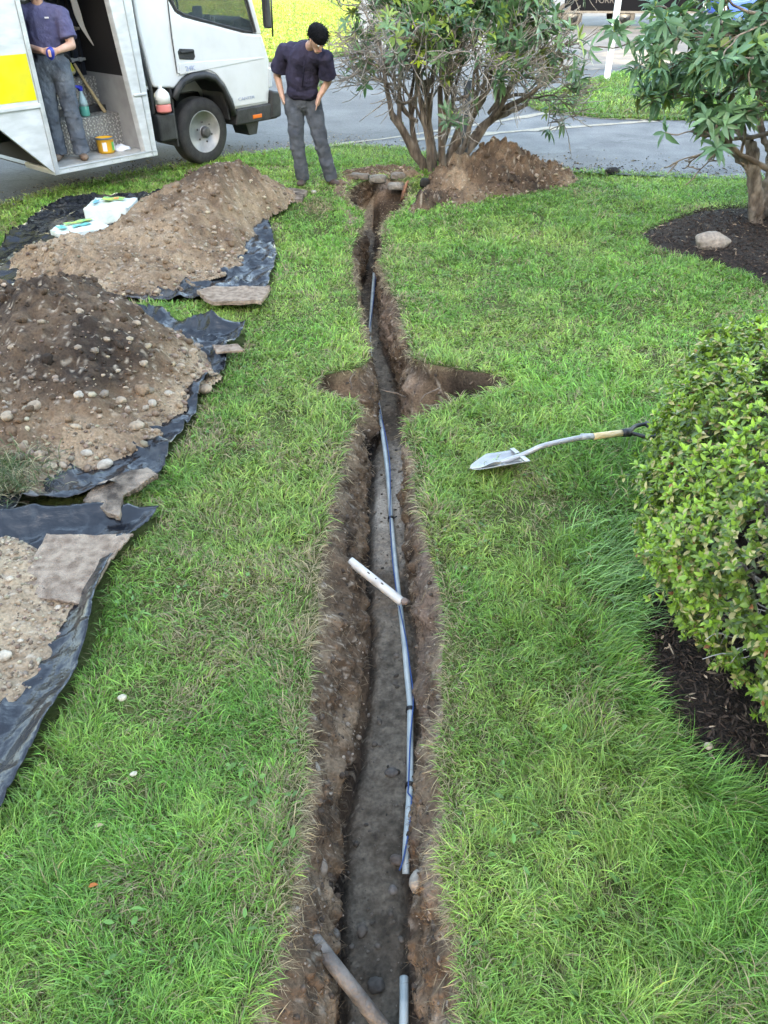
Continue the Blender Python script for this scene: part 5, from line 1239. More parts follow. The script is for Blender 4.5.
mb = MB(); mb.box(.87, .97, .4, 1.8, .35, .45); mb.build('axle', M_blk, trk)
# cab
lower = [(.20, .98), (.44, .95), (.50, .93), (.60, 1.0), (.70, 1.055), (.80, 1.075), (1.0, 1.07), (1.12, 1.02), (1.24, .90), (1.33, .74), (1.39, .60), (2.03, .60), (2.06, .76), (2.10, 1.12), (2.0, 1.42), (1.70, 1.455), (1.28, 1.55), (.78, 1.66), (.67, 1.72), (.60, 1.84), (.56, 2.32), (.12, 2.32), (.12, 1.6)]
mb = MB(); mb.prism(lower, .16, 1.96); o = mb.build('cab', M_cabw, trk, bevel=.035, segs=3)
mb = MB(); mb.prism([(.12, 2.25), (1.72, 2.25), (1.62, 2.42), (.14, 2.42)], .17, 1.95); mb.build('cab_roof', M_cabw, trk, bevel=.05, segs=3)
mb = MB(); mb.prism([(1.90, 1.43), (2.0, 1.42), (1.74, 2.27), (1.66, 2.27)], .17, .23); mb.build('pillar', M_cabw, trk, bevel=.01)
mb = MB(); mb.prism([(1.90, 1.43), (2.0, 1.42), (1.74, 2.27), (1.66, 2.27)], 1.89, 1.95); mb.build('pillar', M_cabw, trk, bevel=.01)
mb = MB(); mb.prism([(.57, 1.06), (.61, 1.09), (.74, 1.10), (1.03, 1.10), (1.15, 1.05), (1.27, .93), (1.37, .75), (1.41, .64), (1.97, .64), (2.0, .78), (2.03, 1.12), (1.94, 1.40), (1.70, 1.435), (1.28, 1.525), (.76, 1.635), (.64, 1.70), (.57, 1.84)], .146, .17); mb.build('door', M_cabw, trk, bevel=.01)
mb = MB(); mb.tube([(x, .147, z) for x, z in [(.57, 1.84), (.555, 1.5), (.56, 1.1), (.60, 1.09)]], .006, 5); mb.build('door_gap', M_blk, trk)
mb = MB(); mb.prism([(.60, 1.08), (1.98, 1.15), (1.98, 1.165), (.60, 1.20)], .140, .15); mb.build('crease', M_cabw, trk, bevel=.004)
mb = MB(); mb.prism([(.62, 1.24), (.83, 1.22), (.86, 1.25), (.85, 1.33), (.64, 1.35), (.61, 1.32)], .138, .15); ho = mb.build('handle_recess', M_blk, trk, bevel=.006)
mb = MB(); mb.box(.64, .84, .118, .134, 1.30, 1.325); mb.build('handle', M_blk, trk, bevel=.006)
glz = [(.63, 1.86), (.69, 1.735), (.80, 1.68), (1.28, 1.565), (1.70, 1.47), (1.90, 1.45), (1.67, 2.25), (.60, 2.25)]
mb = MB(); mb.prism(glz, .195, .20); mb.build('side_window', M_glass, trk)
mb = MB(); n = len(glz); mb.tube([(x, .175, z) for x, z in glz + glz[:1]], .018, 6); mb.build('window_seal', M_blk, trk)
mb = MB(); mb.prism(glz, 1.92, 1.925); mb.build('side_window', M_glass, trk)
mb = MB(); mb.add([(2.0, .22, 1.43), (2.0, 1.9, 1.43), (1.73, 1.9, 2.25), (1.73, .22, 2.25)], [(0, 1, 2, 3)]); mb.build('windscreen', M_glass, trk)
# in the cab: dash, wheel, seat, tablet on a mount
mb = MB(); mb.prism([(1.62, 1.42), (1.98, 1.40), (1.94, 1.56), (1.75, 1.62), (1.62, 1.58)], .25, 1.88); mb.build('dashboard', M_int2, trk, bevel=.02)
mb = MB(); mb.box(.66, .80, .3, 1.8, 1.5, 2.15); mb.build('seat_back', M_int2, trk, bevel=.04)
rg = [(1.45 + .1 * math.cos(a) * .5, 1.35 + .21 * math.cos(a) * 0 + .21 * math.sin(a), 1.66 + .2 * math.cos(a)) for a in np.linspace(0, 2 * math.pi, 25)]
MB().tube(rg, .014, 6).build('steering_wheel', M_blk, trk, True)
mb = MB(); mb.box(1.03, 1.17, .29, .31, 1.60, 1.76); mb.build('tablet', mat('screen_grey', (.18, .22, .26), rough=.2), trk, bevel=.008)
MB().tube([(1.1, .30, 1.62), (1.12, .34, 1.52), (1.2, .4, 1.45)], .012, 6).build('tablet_mount', M_blk, trk)
for k, (x, z) in enumerate([(1.35, 1.60), (1.5, 1.57), (1.25, 1.62)]):
    MB().lathe([(.03, -.06), (.035, .05), (.0, .06)], c=(x, .42 + .1 * k, z), n=10).build('cup', mat('cup_%d' % k, [(.1, .12, .12), (.25, .26, .26), (.05, .08, .12)][k], rough=.5), trk, True)
# flare, mudguard, bumper, lamps, mirror
arch = [(.43, .86), (.50, .96), (.62, 1.045), (.78, 1.085), (.98, 1.085), (1.12, 1.04), (1.25, .92), (1.345, .74), (1.40, .56)]
mb = MB(); V = []; F = []
for i, (x, z) in enumerate(arch):
    cx_, cz_ = .92, .45; dx, dz = x - cx_, z - cz_; L_ = math.hypot(dx, dz)
    for rr_, yy in ((1.0, .15), (1.0, .105), (.90, .10), (.86, .15)): V.append((cx_ + dx * rr_, yy, cz_ + dz * rr_))
for i in range(len(arch) - 1):
    for j in range(4): F.append((i * 4 + j, i * 4 + (j + 1) % 4, (i + 1) * 4 + (j + 1) % 4, (i + 1) * 4 + j))
F += [(0, 3, 2, 1), tuple(len(V) - 4 + q for q in range(4))]; mb.add(V, F); mb.build('wheel_arch', M_blk, trk, True)
mb = MB(); mb.prism([(.46, .80), (.58, .98), (.76, 1.05), (.98, 1.05), (1.14, .98), (1.27, .82), (1.31, .5), (1.33, .5), (1.3, .95), (.98, 1.10), (.6, 1.08), (.44, .8)], .17, .62); mb.build('wheel_well', M_blk, trk)
mb = MB(); mb.box(.18, .44, .14, .5, .38, .69); mb.build('mudguard_box', M_blk, trk, bevel=.03)
mb = MB(); mb.box(.43, .455, .16, .6, .30, .95); mb.build('mud_flap', M_blk, trk, bevel=.005)
mb = MB(); mb.prism([(.17, .42), (.13, 1.3), (.07, 2.6), (.01, 2.6), (.06, 1.2), (.08, .42)], .3, .8); mb.build('air_intake', M_blk, trk, bevel=.015)
MB().tube(smooth_path([(.10, .2, 2.4), (.09, .18, 1.6), (.13, .17, 1.2), (.16, .17, .95), (.17, .2, .7)]), .022, 8).build('cable', M_blk, trk, True)
mb = MB(); mb.prism([(1.38, .42), (2.14, .42), (2.16, .60), (2.0, .62), (1.42, .61)], .12, 2.0); mb.build('lower_trim', M_blk, trk, bevel=.02)
mb = MB(); mb.prism([(2.0, .42), (2.20, .44), (2.22, .74), (2.04, .78)], .10, 2.02); mb.build('bumper', M_blk, trk, bevel=.035, segs=3)
mb = MB(); mb.prism([(1.66, .26), (1.80, .26), (1.86, .43), (1.6, .43)], .2, .5); mb.build('entry_step', M_blk, trk, bevel=.01)
mb = MB(); mb.box(1.68, 1.84, .112, .13, .47, .515); mb.build('side_marker', mat('orange_lens', (.75, .18, .03), rough=.2), trk, bevel=.006)
mb = MB(); mb.prism([(2.03, .80), (2.11, .80), (2.13, 1.02), (2.06, 1.04)], .15, .50); mb.build('headlamp', mat('lamp_glass', (.5, .53, .55), rough=.1), trk, bevel=.02)
mb = MB(); mb.prism([(1.90, 1.50), (1.99, 1.49), (1.99, 1.86), (1.90, 1.88)], -.06, .03); mb.build('mirror', M_blk, trk, bevel=.025, segs=3)
MB().tube([(1.96, .0, 1.86), (1.98, .02, 2.0), (1.86, .17, 2.12)], .013, 6).build('mirror_arm', M_blk, trk, True)
MB().tube([(2.02, -.02, 1.40), (2.03, -.03, 1.9)], .012, 6).build('mirror_arm', M_blk, trk, True)
def text(s, size, m, parent, loc, rot, name='lettering', ext=.002, sx=1):
    c = bpy.data.curves.new(name, 'FONT'); c.body = s; c.size = size; c.extrude = ext; c.align_x = 'CENTER'; c.align_y = 'CENTER'
    c.materials.append(m); to = bpy.data.objects.new('tmp', c); dg = bpy.context.evaluated_depsgraph_get(); col.objects.link(to); dg.update(); me = bpy.data.meshes.new_from_object(to.evaluated_get(dg)); bpy.data.objects.remove(to); o = bpy.data.objects.new(name, me); col.objects.link(o); o.parent = parent; o.location = loc; o.rotation_euler = rot; o.scale = (sx, 1, 1); return o
M_txt = mat('grey_lettering', (.32, .38, .52), rough=.5)
text('24K', .075, M_txt, trk, (.76, .136, 1.135), (math.pi / 2, 0, 0), sx=1.2)
text('CANTER', .05, M_txt, trk, (1.62, .142, .72), (math.pi / 2, 0, 0), sx=1.5)

# loose things in and on the truck
def at(u, y, z): return TM @ Vector((u, y, z))
tb = thing('tub', 'round yellow tub with an open grey rim standing on the truck sill', 'tub', at(-.50, .30, .353), TRZ)
MB().lathe([(.088, 0), (.094, .02), (.10, .15), (.106, .155), (.106, .165), (.095, .165), (.088, .02), (0, .018)], n=28).build('bucket', mat('yellow_orange', (.80, .42, .03), rough=.4), tb, True)
MB().lathe([(.105, .152), (.113, .156), (.113, .17), (.104, .172), (.1, .152)], n=28, caps=False).build('rim', mat('grey_lid', (.10, .13, .16), rough=.4), tb, True)
M_lab = mat('white_label', (.75, .78, .70), rough=.5); M_labg = mat('green_label', (.12, .45, .10), rough=.5)
def arcpatch(root, r, a0, a1, z0, z1, m, nm='label_patch'):
    V = []; n = 8
    for k in range(n + 1):
        a = a0 + (a1 - a0) * k / n
        for z in (z0, z1): V.append((r * math.cos(a), r * math.sin(a), z))
    MB().add(V, [(2 * k, 2 * k + 2, 2 * k + 3, 2 * k + 1) for k in range(n)]).build(nm, m, root)
arcpatch(tb, .1005, -2.5, -2.0, .03, .125, M_lab); arcpatch(tb, .1005, -1.35, -.6, .03, .12, M_labg); arcpatch(tb, .1015, -.95, -.5, .03, .12, M_lab)
rg_ = MB(); V, F = rockshape(4, 8, .5); cc = None
o = mesh_np('rag', V * np.array([.10, .08, .045]), F, mat('white_cloth', (.62, .64, .70), (.75, .76, .8), 9, .9, .8, 25), None, True); o.location = at(-.30, .28, .375); tag(o, 'crumpled white rag beside the yellow tub on the truck sill', 'rag')
sb_ = thing('spray_bottle', 'clear spray bottle with teal liquid and a blue trigger on the lower truck step', 'bottle', at(-.50, .60, .716), TRZ)
MB().lathe([(.05, 0), (.055, .015), (.055, .10), (.053, .105), (0, .105)], n=22).build('liquid', mat('teal_liquid', (.10, .42, .34), rough=.15), sb_, True)
MB().lathe([(.054, .106), (.05, .15), (.03, .21), (.018, .24), (.018, .26), (0, .26)], n=22).build('bottle', mat('clear_plastic', (.42, .58, .60), rough=.2), sb_, True)
mb = MB(); mb.prism([(-.02, .26), (.02, .26), (.025, .31), (-.07, .33), (-.075, .30), (-.03, .29)], -.018, .018); mb.build('trigger_head', mat('blue_plastic', (.02, .04, .45), rough=.35), sb_, bevel=.006)
hd = thing('wooden_handle', 'round wooden tool handle leaning on the truck steps', 'handle', at(-.22, .62, .716), TRZ)
MB().tube([(0, 0, 0), (-.06, .18, .28), (-.1, .30, .5)], [.022, .019, .016], 10).build('handle_shaft', M_wood, hd, True)
kb = thing('tool_bag', 'yellow and grey knotted cloth bundle on the upper truck step', 'bag', at(-.50, .86, 1.076), TRZ)
V, F = rockshape(4, 12, .4); o = mesh_np('cloth_bag', V * np.array([.13, .09, .10]), F, mat('grey_yellow_cloth', (.45, .42, .34), (.50, .45, .05), 8, .9, .5, 30, lo=.45, hi=.55), kb, True); o.location = (0, 0, .10)
MB().tube(smooth_path([(-.1, -.05, .16), (-.08, -.08, .24), (.02, -.08, .25), (.08, -.05, .18)]), .014, 6).build('strap', M_int2, kb, True)
bl = MB(); pth = smooth_path([(0, 0, .0), (.02, 0, -.2), (.06, 0, -.42), (.16, .0, -.62)], 8); wd = np.r_[np.linspace(.028, .042, len(pth) // 2), np.linspace(.042, .003, len(pth) - len(pth) // 2)]
V = []
for p, w_ in zip(pth, wd): V += [(p.x - w_, p.y, p.z), (p.x + w_, p.y, p.z)]
bl.add(V, [(2 * k, 2 * k + 2, 2 * k + 3, 2 * k + 1) for k in range(len(pth) - 1)])
o = bl.build('saw_blade', mat('pale_steel', (.62, .62, .58), rough=.4), None); s_ = o.modifiers.new('t', 'SOLIDIFY'); s_.thickness = .012; o.location = at(-.30, .72, 2.02); o.rotation_euler = (0, 0, TRZ); tag(o, 'long curved pale saw blade hanging in the truck doorway', 'saw')
mb = MB(); mb.tube([(0, 0, 0), (.02, 0, -.25)], .018, 8); o = mb.build('red_handle', mat('red_grip', (.45, .03, .02), rough=.4), None, True); o.location = at(-.2, .85, 2.0); o.rotation_euler = (0, 0, TRZ); tag(o, 'small red tool grip hanging beside the saw in the truck', 'tool')
jg = thing('jug', 'translucent jug of pink liquid strapped between the truck cab and the door post', 'jug', at(.30, .16, .70), TRZ)
mb = MB(); mb.lathe([(.085, 0), (.092, .02), (.092, .10), (0, .1)], n=20); mb.build('pink_liquid', mat('pink_fluid', (.70, .22, .20), rough=.3), jg, bevel=.02)
mb = MB(); mb.lathe([(.092, .101), (.094, .17), (.085, .21), (.05, .245), (.03, .26), (0, .26)], n=20); mb.build('jug_body', mat('milky_plastic', (.70, .70, .66), rough=.3), jg, True)
MB().lathe([(.025, 0), (.025, .03), (0, .03)], c=(0, .015, .258), n=12).build('cap', mat('cap_white', (.8, .8, .8)), jg, True)

# ------------------------------------------------------------------ people
tex = bpy.data.textures.new('folds', 'CLOUDS'); tex.noise_scale = .11; tex.noise_depth = 2
def rem(mb, name, m, parent, vox=.011, smooth=6, disp=0):
    o = mb.build(name, m, parent, True)
    r = o.modifiers.new('r', 'REMESH'); r.mode = 'VOXEL'; r.voxel_size = vox; r.use_smooth_shade = True
    if smooth: s = o.modifiers.new('s', 'SMOOTH'); s.factor = .5; s.iterations = smooth
    if disp: d = o.modifiers.new('d', 'DISPLACE'); d.texture = tex; d.strength = disp; d.texture_coords = 'LOCAL'; d.mid_level = .5
    return o
M_skin = mat('skin', (.48, .27, .19), (.56, .34, .25), 9, .5, .1, 80)
M_hair = mat('black_hair', (.003, .003, .004), (.010, .009, .011), 40, .75, .8, 60, spec=.12, stretch=(1, 1, 5))
M_trou = mat('grey_work_cloth', (.055, .062, .075), (.095, .105, .12), 8, .9, .6, 22, spec=.2, bdist=.03)
M_trou2 = mat('blue_grey_work_cloth', (.075, .09, .115), (.13, .15, .175), 7, .9, .6, 22, spec=.2, bdist=.03)
M_shirt = mat('dark_navy_cloth', (.022, .02, .038), (.045, .04, .07), 8, .9, .6, 22, spec=.2, bdist=.03)
M_shirt2 = mat('blue_grey_shirt', (.07, .07, .14), (.11, .11, .20), 8, .9, .6, 22, spec=.2, bdist=.03)
M_boot = mat('dark_boot', (.035, .022, .018), (.07, .045, .035), 12, .6, .3, 40)
M_boot2 = mat('brown_boot', (.12, .075, .05), (.2, .14, .1), 12, .7, .3, 40)
M_eye = mat('eye', (.6, .6, .58), rough=.2); M_lip = mat('lips', (.38, .16, .13), rough=.5)
def head(mb, c, f, up, s=1.0):
    """skull, jaw, nose, ears; returns a placer"""
    c = Vector(c); f = Vector(f).normalized(); up = Vector(up); up = (up - f * up.dot(f)).normalized(); sd = f.cross(up)
    P = lambda x, y, z: c + sd * x * s + f * y * s + up * z * s
    mb.capsule(P(0, -.015, .03), P(0, .01, .025), .092 * s, .088 * s, side=sd, flat=1.18, n=18)
    mb.capsule(P(0, .025, -.03), P(0, .05, -.07), .066 * s, .042 * s, side=sd, flat=1.05)
    mb.capsule(P(0, .086, .02), P(0, .100, -.020), .009 * s, .013 * s)
    mb.capsule(P(-.035, .078, .042), P(.035, .078, .042), .016 * s, .016 * s)
    for q in (-1, 1): mb.capsule(P(q * .084, -.005, .012), P(q * .080, .004, -.022), .024 * s, .016 * s, side=f, flat=.5)
    return P
def boot(mb, a, yaw, m=None):
    d = Vector((math.sin(yaw), -math.cos(yaw), 0)); a = Vector(a)
    mb.capsule(a + Vector((0, 0, .06)) - d * .03, a + Vector((0, 0, .11)), .052, .056)
    mb.capsule(a - d * .045 + Vector((0, 0, .042)), a + d * .14 + Vector((0, 0, .036)), .044, .046, side=Vector((d.y, -d.x, 0)), flat=.8)
# standing man looking into the hole
man = thing('person', 'man in a dark short sleeved shirt standing bent forward with both hands in his pockets', 'person', (-.86, 9.90, .0), 0)
hips = [(-.17, 0, .92), (.03, .0, .92)]; kn = [(-.165, -.03, .50), (.115, -.03, .50)]; an_ = [(-.124, .02, .10), (.215, .02, .10)]
nb = Vector((.04, -.21, 1.44)); f_ = Vector((.46, -.66, -.66)); hc_ = Vector((.155, -.40, 1.535))
arms = [((-.235, -.10, 1.41), (-.345, .01, 1.16), (-.295, -.05, .96), -1), ((.235, -.27, 1.36), (.235, -.14, 1.12), (.135, -.17, .975), 1)]
body = MB()
body.capsule((-.07, .0, .97), (-.05, -.05, 1.14), .115, .12, side=(1, 0, 0), flat=.75); body.capsule((-.05, -.05, 1.15), (-.02, -.15, 1.34), .13, .13, side=(1, 0, 0), flat=.75)
body.capsule(nb, hc_ - f_.normalized() * .03 - Vector((0, 0, .02)), .056, .053); P1 = head(body, hc_, f_, (.25, -.35, 1))
for sh_, el_, wr_, s_ in arms:
    body.capsule((s_ * .08, -.17, 1.37), sh_, .07, .062); body.capsule(sh_, el_, .055, .043); body.capsule(el_, wr_, .044, .030)
    w0 = Vector(wr_); tgt = Vector((-.07, -.09, .86)); dd_ = (tgt - w0).normalized(); dd_ = Vector((-s_ * .35, -.05, -1)).normalized()
    body.capsule(w0, w0 + dd_ * .07, .032, .034, side=(0, 1, 0), flat=.8)
    for q in range(4): body.capsule(w0 + dd_ * .07 + Vector((0, -.028 + q * .018, 0)), w0 + dd_ * (.14 + .01 * (q in (1, 2))) + Vector((0, -.028 + q * .018, 0)), .009, .007, n=8)
    body.capsule(w0 + dd_ * .02 + Vector((0, -.03, 0)), w0 + dd_ * .07 + Vector((0, -.055, 0)), .011, .009, n=8)
for h_, k_, a_ in zip(hips, kn, an_): body.capsule(h_, k_, .075, .052); body.capsule(k_, a_, .05, .035)
rem(body, 'body', M_skin, man, .009, 3)
hair = MB(); hair.capsule(P1(0, -.035, .040), P1(0, .005, .062), .100, .096, side=(1, 0, 0), flat=1.1); hair.capsule(P1(-.03, .062, .085), P1(.03, .066, .088), .036, .036); hair.capsule(P1(0, -.07, -.01), P1(0, -.062, -.035), .06, .05, side=(1, 0, 0), flat=.8)
for q in (-1, 1): hair.capsule(P1(q * .078, .0, .045), P1(q * .08, -.02, .0), .022, .02)
hn = rem(hair, 'hair', M_hair, man, .007, 1, .022)
hv, _f = ico(4); kk = (hv[:, 2] > .1) | (hv[:, 1] < -.25); hv = hv[kk]; hv = np.repeat(hv, 3, 0); hv = nrm(hv + rng.normal(0, .08, hv.shape)); nh = len(hv)
fv = f_.normalized(); uv_ = Vector((.25, -.35, 1)); uv_ = (uv_ - fv * uv_.dot(fv)).normalized(); sv_ = fv.cross(uv_); RM = np.array([list(sv_), list(fv), list(uv_)])
hp = np.array(list(P1(0, -.012, .052))) + (hv * np.array([.095, .100, .090])) @ RM
dirs = (hv * .55 + np.array([[0, .5, -.15]]) + rng.normal(0, .3, hv.shape)) @ RM
V, T, C = leaves(hp, dirs, hv @ RM, rng.uniform(.025, .05, nh), rng.uniform(.003, .006, nh), rng.uniform(.1, .5, nh), np.array([.006, .006, .007]) * rng.uniform(.5, 2.2, (nh, 1)))
hs = mesh_np('hair_strands', V, T, M_straw, man, False, C); tag(hs, kind='stuff')
for q in (-1, 1):
    MB().capsule(P1(q * .032, .086, .012), P1(q * .032, .088, .012), .012, .012, n=10).build('eye', M_eye, man, True)
    MB().capsule(P1(q * .018, .094, .032), P1(q * .05, .086, .033), .006, .005, n=8).build('eyebrow', M_hair, man, True)
MB().capsule(P1(-.02, .094, -.052), P1(.02, .094, -.052), .007, .007, n=8).build('mouth', M_lip, man, True)
tr_ = MB(); tr_.capsule((-.07, .0, 1.02), (-.07, .01, .93), .155, .175, side=(1, 0, 0), flat=.74)
for h_, k_, a_ in zip(hips, kn, an_):
    tr_.capsule(h_, k_, .110, .088, side=(1, 0, 0), flat=.95); k2 = Vector(k_); tr_.tube([k2, k2.lerp(Vector(a_), .5), Vector(a_) + Vector((0, .005, -.045))], [.086, .082, .080], 16)
    for y_, z_, w_ in ((-.05, .44, .035), (-.045, .38, .03), (-.03, .27, .03), (-.02, .19, .034), (-.01, .13, .034)):
        c0 = Vector(a_).lerp(k2, (z_ - .1) / .4); c0.y += y_ * .6; c0.z = z_; tl = random.uniform(-.03, .03); tr_.capsule(c0 + Vector((-.055, 0, tl)), c0 + Vector((.055, 0, -tl)), w_, w_ * .8, n=8)
for s_, x_ in ((-1, -.235), (1, .085)): tr_.capsule((x_, -.06, .90), (x_ + s_ * .0, -.05, .80), .05, .045)
rem(tr_, 'trousers', M_trou, man, .010, 2, .034)
st_ = MB(); st_.capsule((-.07, -.015, 1.02), (-.05, -.065, 1.14), .172, .19, side=(1, 0, 0), flat=.80); st_.capsule((-.14, -.06, 1.02), (.02, -.07, 1.01), .105, .10); st_.capsule((-.05, -.06, 1.16), (-.01, -.15, 1.34), .185, .185, side=(1, .2, 0), flat=.76)
st_.capsule((-.13, -.13, 1.40), (.13, -.22, 1.38), .105, .10); st_.capsule((-.02, -.13, 1.43), (.04, -.19, 1.45), .09, .075)
for sh_, el_, wr_, s_ in arms:
    a0 = Vector(sh_); a1 = Vector(el_); d_ = (a1 - a0); st_.capsule((s_ * .08, -.17, 1.36), sh_, .105, .074); st_.tube([a0 - d_ * .05, a0 + d_ * .35, a0 + d_ * .78], [.072, .084, .096], 18)
rem(st_, 'shirt', M_shirt, man, .009, 2, .030)
for q in (-1, 1):
    mb = MB(); c0 = nb + Vector((.01, -.045, .01)); mb.add([c0 + Vector((q * .01, -.04, -.06)), c0 + Vector((q * .055, -.035, -.045)), c0 + Vector((q * .075, .02, .03)), c0 + Vector((q * .045, -.005, .045))], [(0, 1, 2, 3)]); o = mb.build('collar', M_shirt, man); sd_ = o.modifiers.new('t', 'SOLIDIFY'); sd_.thickness = .012
MB().tube([(.0, -.30, 1.33), (-.02, -.255, 1.22), (-.05, -.205, 1.08)], .006, 6).build('placket', M_shirt, man, True)
for (a_, yw) in ((an_[0], -.15), (an_[1], .55)):
    mb = MB(); boot(mb, (a_[0], a_[1], 0), yw); rem(mb, 'boot', M_boot, man, .010, 2)

# man standing in the truck doorway
p2 = at(-.97, .30, .353)
man2 = thing('person', 'man in a blue grey shirt standing on the truck sill handling a blue object', 'person', p2, R(8))
f_ = Vector((.35, -.75, -.5)); hc_ = Vector((.02, -.07, 1.655)); nb = Vector((0, -.01, 1.50))
body = MB(); body.capsule((0, .01, .98), (0, 0, 1.15), .12, .125, side=(1, 0, 0), flat=.75); body.capsule((0, 0, 1.18), (0, 0, 1.36), .135, .14, side=(1, 0, 0), flat=.72)
body.capsule(nb - Vector((0, 0, .06)), hc_ - Vector((0, -.01, .06)), .058, .054); P2 = head(body, hc_, f_, (0, -.2, 1), 1.0)
objc = Vector((.10, -.34, 1.085))
for s_, sh_, el_, wr_ in ((-1, (-.215, .0, 1.40), (-.235, -.03, 1.12), (.015, -.30, 1.10)), (1, (.215, .0, 1.40), (.27, -.07, 1.13), (.165, -.29, 1.10))):
    body.capsule((s_ * .1, 0, 1.39), sh_, .072, .065); body.capsule(sh_, el_, .056, .046); body.capsule(el_, wr_, .045, .030)
    w0 = Vector(wr_); pc = w0 + (objc - w0) * .45; body.capsule(w0, pc, .030, .034, side=(0, 0, 1), flat=.55)
    dirf = (objc - w0).normalized()
    for q in range(4):
        b0 = pc + Vector((0, 0, .028 - q * .019)); k1 = b0 + dirf * .03 + Vector((0, -.028, 0)); k2 = objc + Vector((-s_ * .012, -.052, .022 - q * .017)); body.capsule(b0, k1, .0095, .009, n=8); body.capsule(k1, k2, .009, .0075, n=8)
    body.capsule(w0 + dirf * .02 + Vector((0, 0, .02)), objc + Vector((s_ * .012, -.005, .047)), .012, .009, n=8)
for s_ in (-1, 1): body.capsule((s_ * .10, 0, .95), (s_ * .10, -.01, .5), .078, .055); body.capsule((s_ * .10, -.01, .5), (s_ * .11, .02, .1), .052, .036)
rem(body, 'body', M_skin, man2, .008, 2)
hair = MB(); hair.capsule(P2(0, -.04, .05), P2(0, .0, .068), .096, .09, side=(1, 0, 0), flat=1.1); hair.capsule(P2(0, -.07, -.01), P2(0, -.06, -.03), .058, .05, side=(1, 0, 0), flat=.8); rem(hair, 'hair', mat('brown_hair', (.06, .04, .03), rough=.6), man2, .009, 2, .008)
for q in (-1, 1):
    MB().capsule(P2(q * .032, .086, .012), P2(q * .032, .088, .012), .012, .012, n=10).build('eye', M_eye, man2, True)
MB().capsule(P2(-.022, .094, -.052), P2(.022, .094, -.052), .007, .007, n=8).build('mouth', M_lip, man2, True)
tr_ = MB(); tr_.capsule((0, .01, 1.04), (0, .01, .93), .155, .168, side=(1, 0, 0), flat=.74)
for s_ in (-1, 1): tr_.capsule((s_ * .095, .0, .93), (s_ * .11, -.015, .52), .110, .092); tr_.tube([(s_ * .11, -.015, .52), (s_ * .118, 0, .3), (s_ * .125, .01, .06)], [.092, .088, .092], 16)
for q, y_, z_ in ((-1, -.07, .42), (1, -.07, .45), (-1, -.05, .22), (1, -.05, .2), (-1, -.03, .15), (1, -.03, .16)):
    b0 = Vector((q * .115, y_, z_)); tr_.capsule(b0 + Vector((-.05, 0, .012)), b0 + Vector((.05, .0, -.012)), .03, .028, n=8)
rem(tr_, 'trousers', M_trou2, man2, .010, 2, .036)
MB().lathe([(.163, 0), (.170, .002), (.170, .036), (.163, .038)], n=30, caps=False).build('belt', mat('tan_belt', (.13, .10, .08), rough=.6), man2, True, loc=(0, .01, 1.055)).scale = (1, .77, 1)
st_ = MB(); st_.capsule((0, .01, 1.14), (0, .0, 1.22), .168, .168, side=(1, 0, 0), flat=.76); st_.capsule((0, 0, 1.2), (0, .0, 1.36), .172, .172, side=(1, 0, 0), flat=.72); st_.capsule((-.09, .0, 1.42), (.09, .0, 1.42), .085, .085)
for s_, sh_, el_ in ((-1, (-.215, .0, 1.40), (-.235, -.025, 1.19)), (1, (.215, .0, 1.40), (.262, -.06, 1.19))): st_.capsule((s_ * .08, 0, 1.41), sh_, .092, .082); st_.tube([sh_, Vector(sh_).lerp(Vector(el_), .5), el_], [.082, .086, .094], 16)
rem(st_, 'shirt', M_shirt2, man2, .010, 2, .03)
MB().tube([tuple(nb + Vector((.07 * math.cos(a), -.01 + .065 * math.sin(a), -.02 + .03 * math.sin(a)))) for a in np.linspace(0, 2 * math.pi, 18)], .015, 6).build('collar', M_shirt2, man2, True)
mb = MB(); mb.box(.07, .11, -.129, -.124, 1.375, 1.388); mb.build('name_tape', mat('white_thread', (.75, .75, .75)), man2)
for s_ in (-1, 1):
    mb = MB(); boot(mb, (s_ * .125, .02, 0), .2 * s_ + .15); rem(mb, 'boot', M_boot2, man2, .010, 2)
V, F = rockshape(3, 4, .25); o = mesh_np('blue_pouch', V * np.array([.045, .04, .06]), F, mat('blue_vinyl', (.015, .035, .30), rough=.35), None, True)
o.location = man2.matrix_basis @ objc if False else Vector(p2) + Matrix.Rotation(R(8), 3, 'Z') @ objc; tag(o, 'small dark blue object held in the hands of the man on the truck sill', 'object')

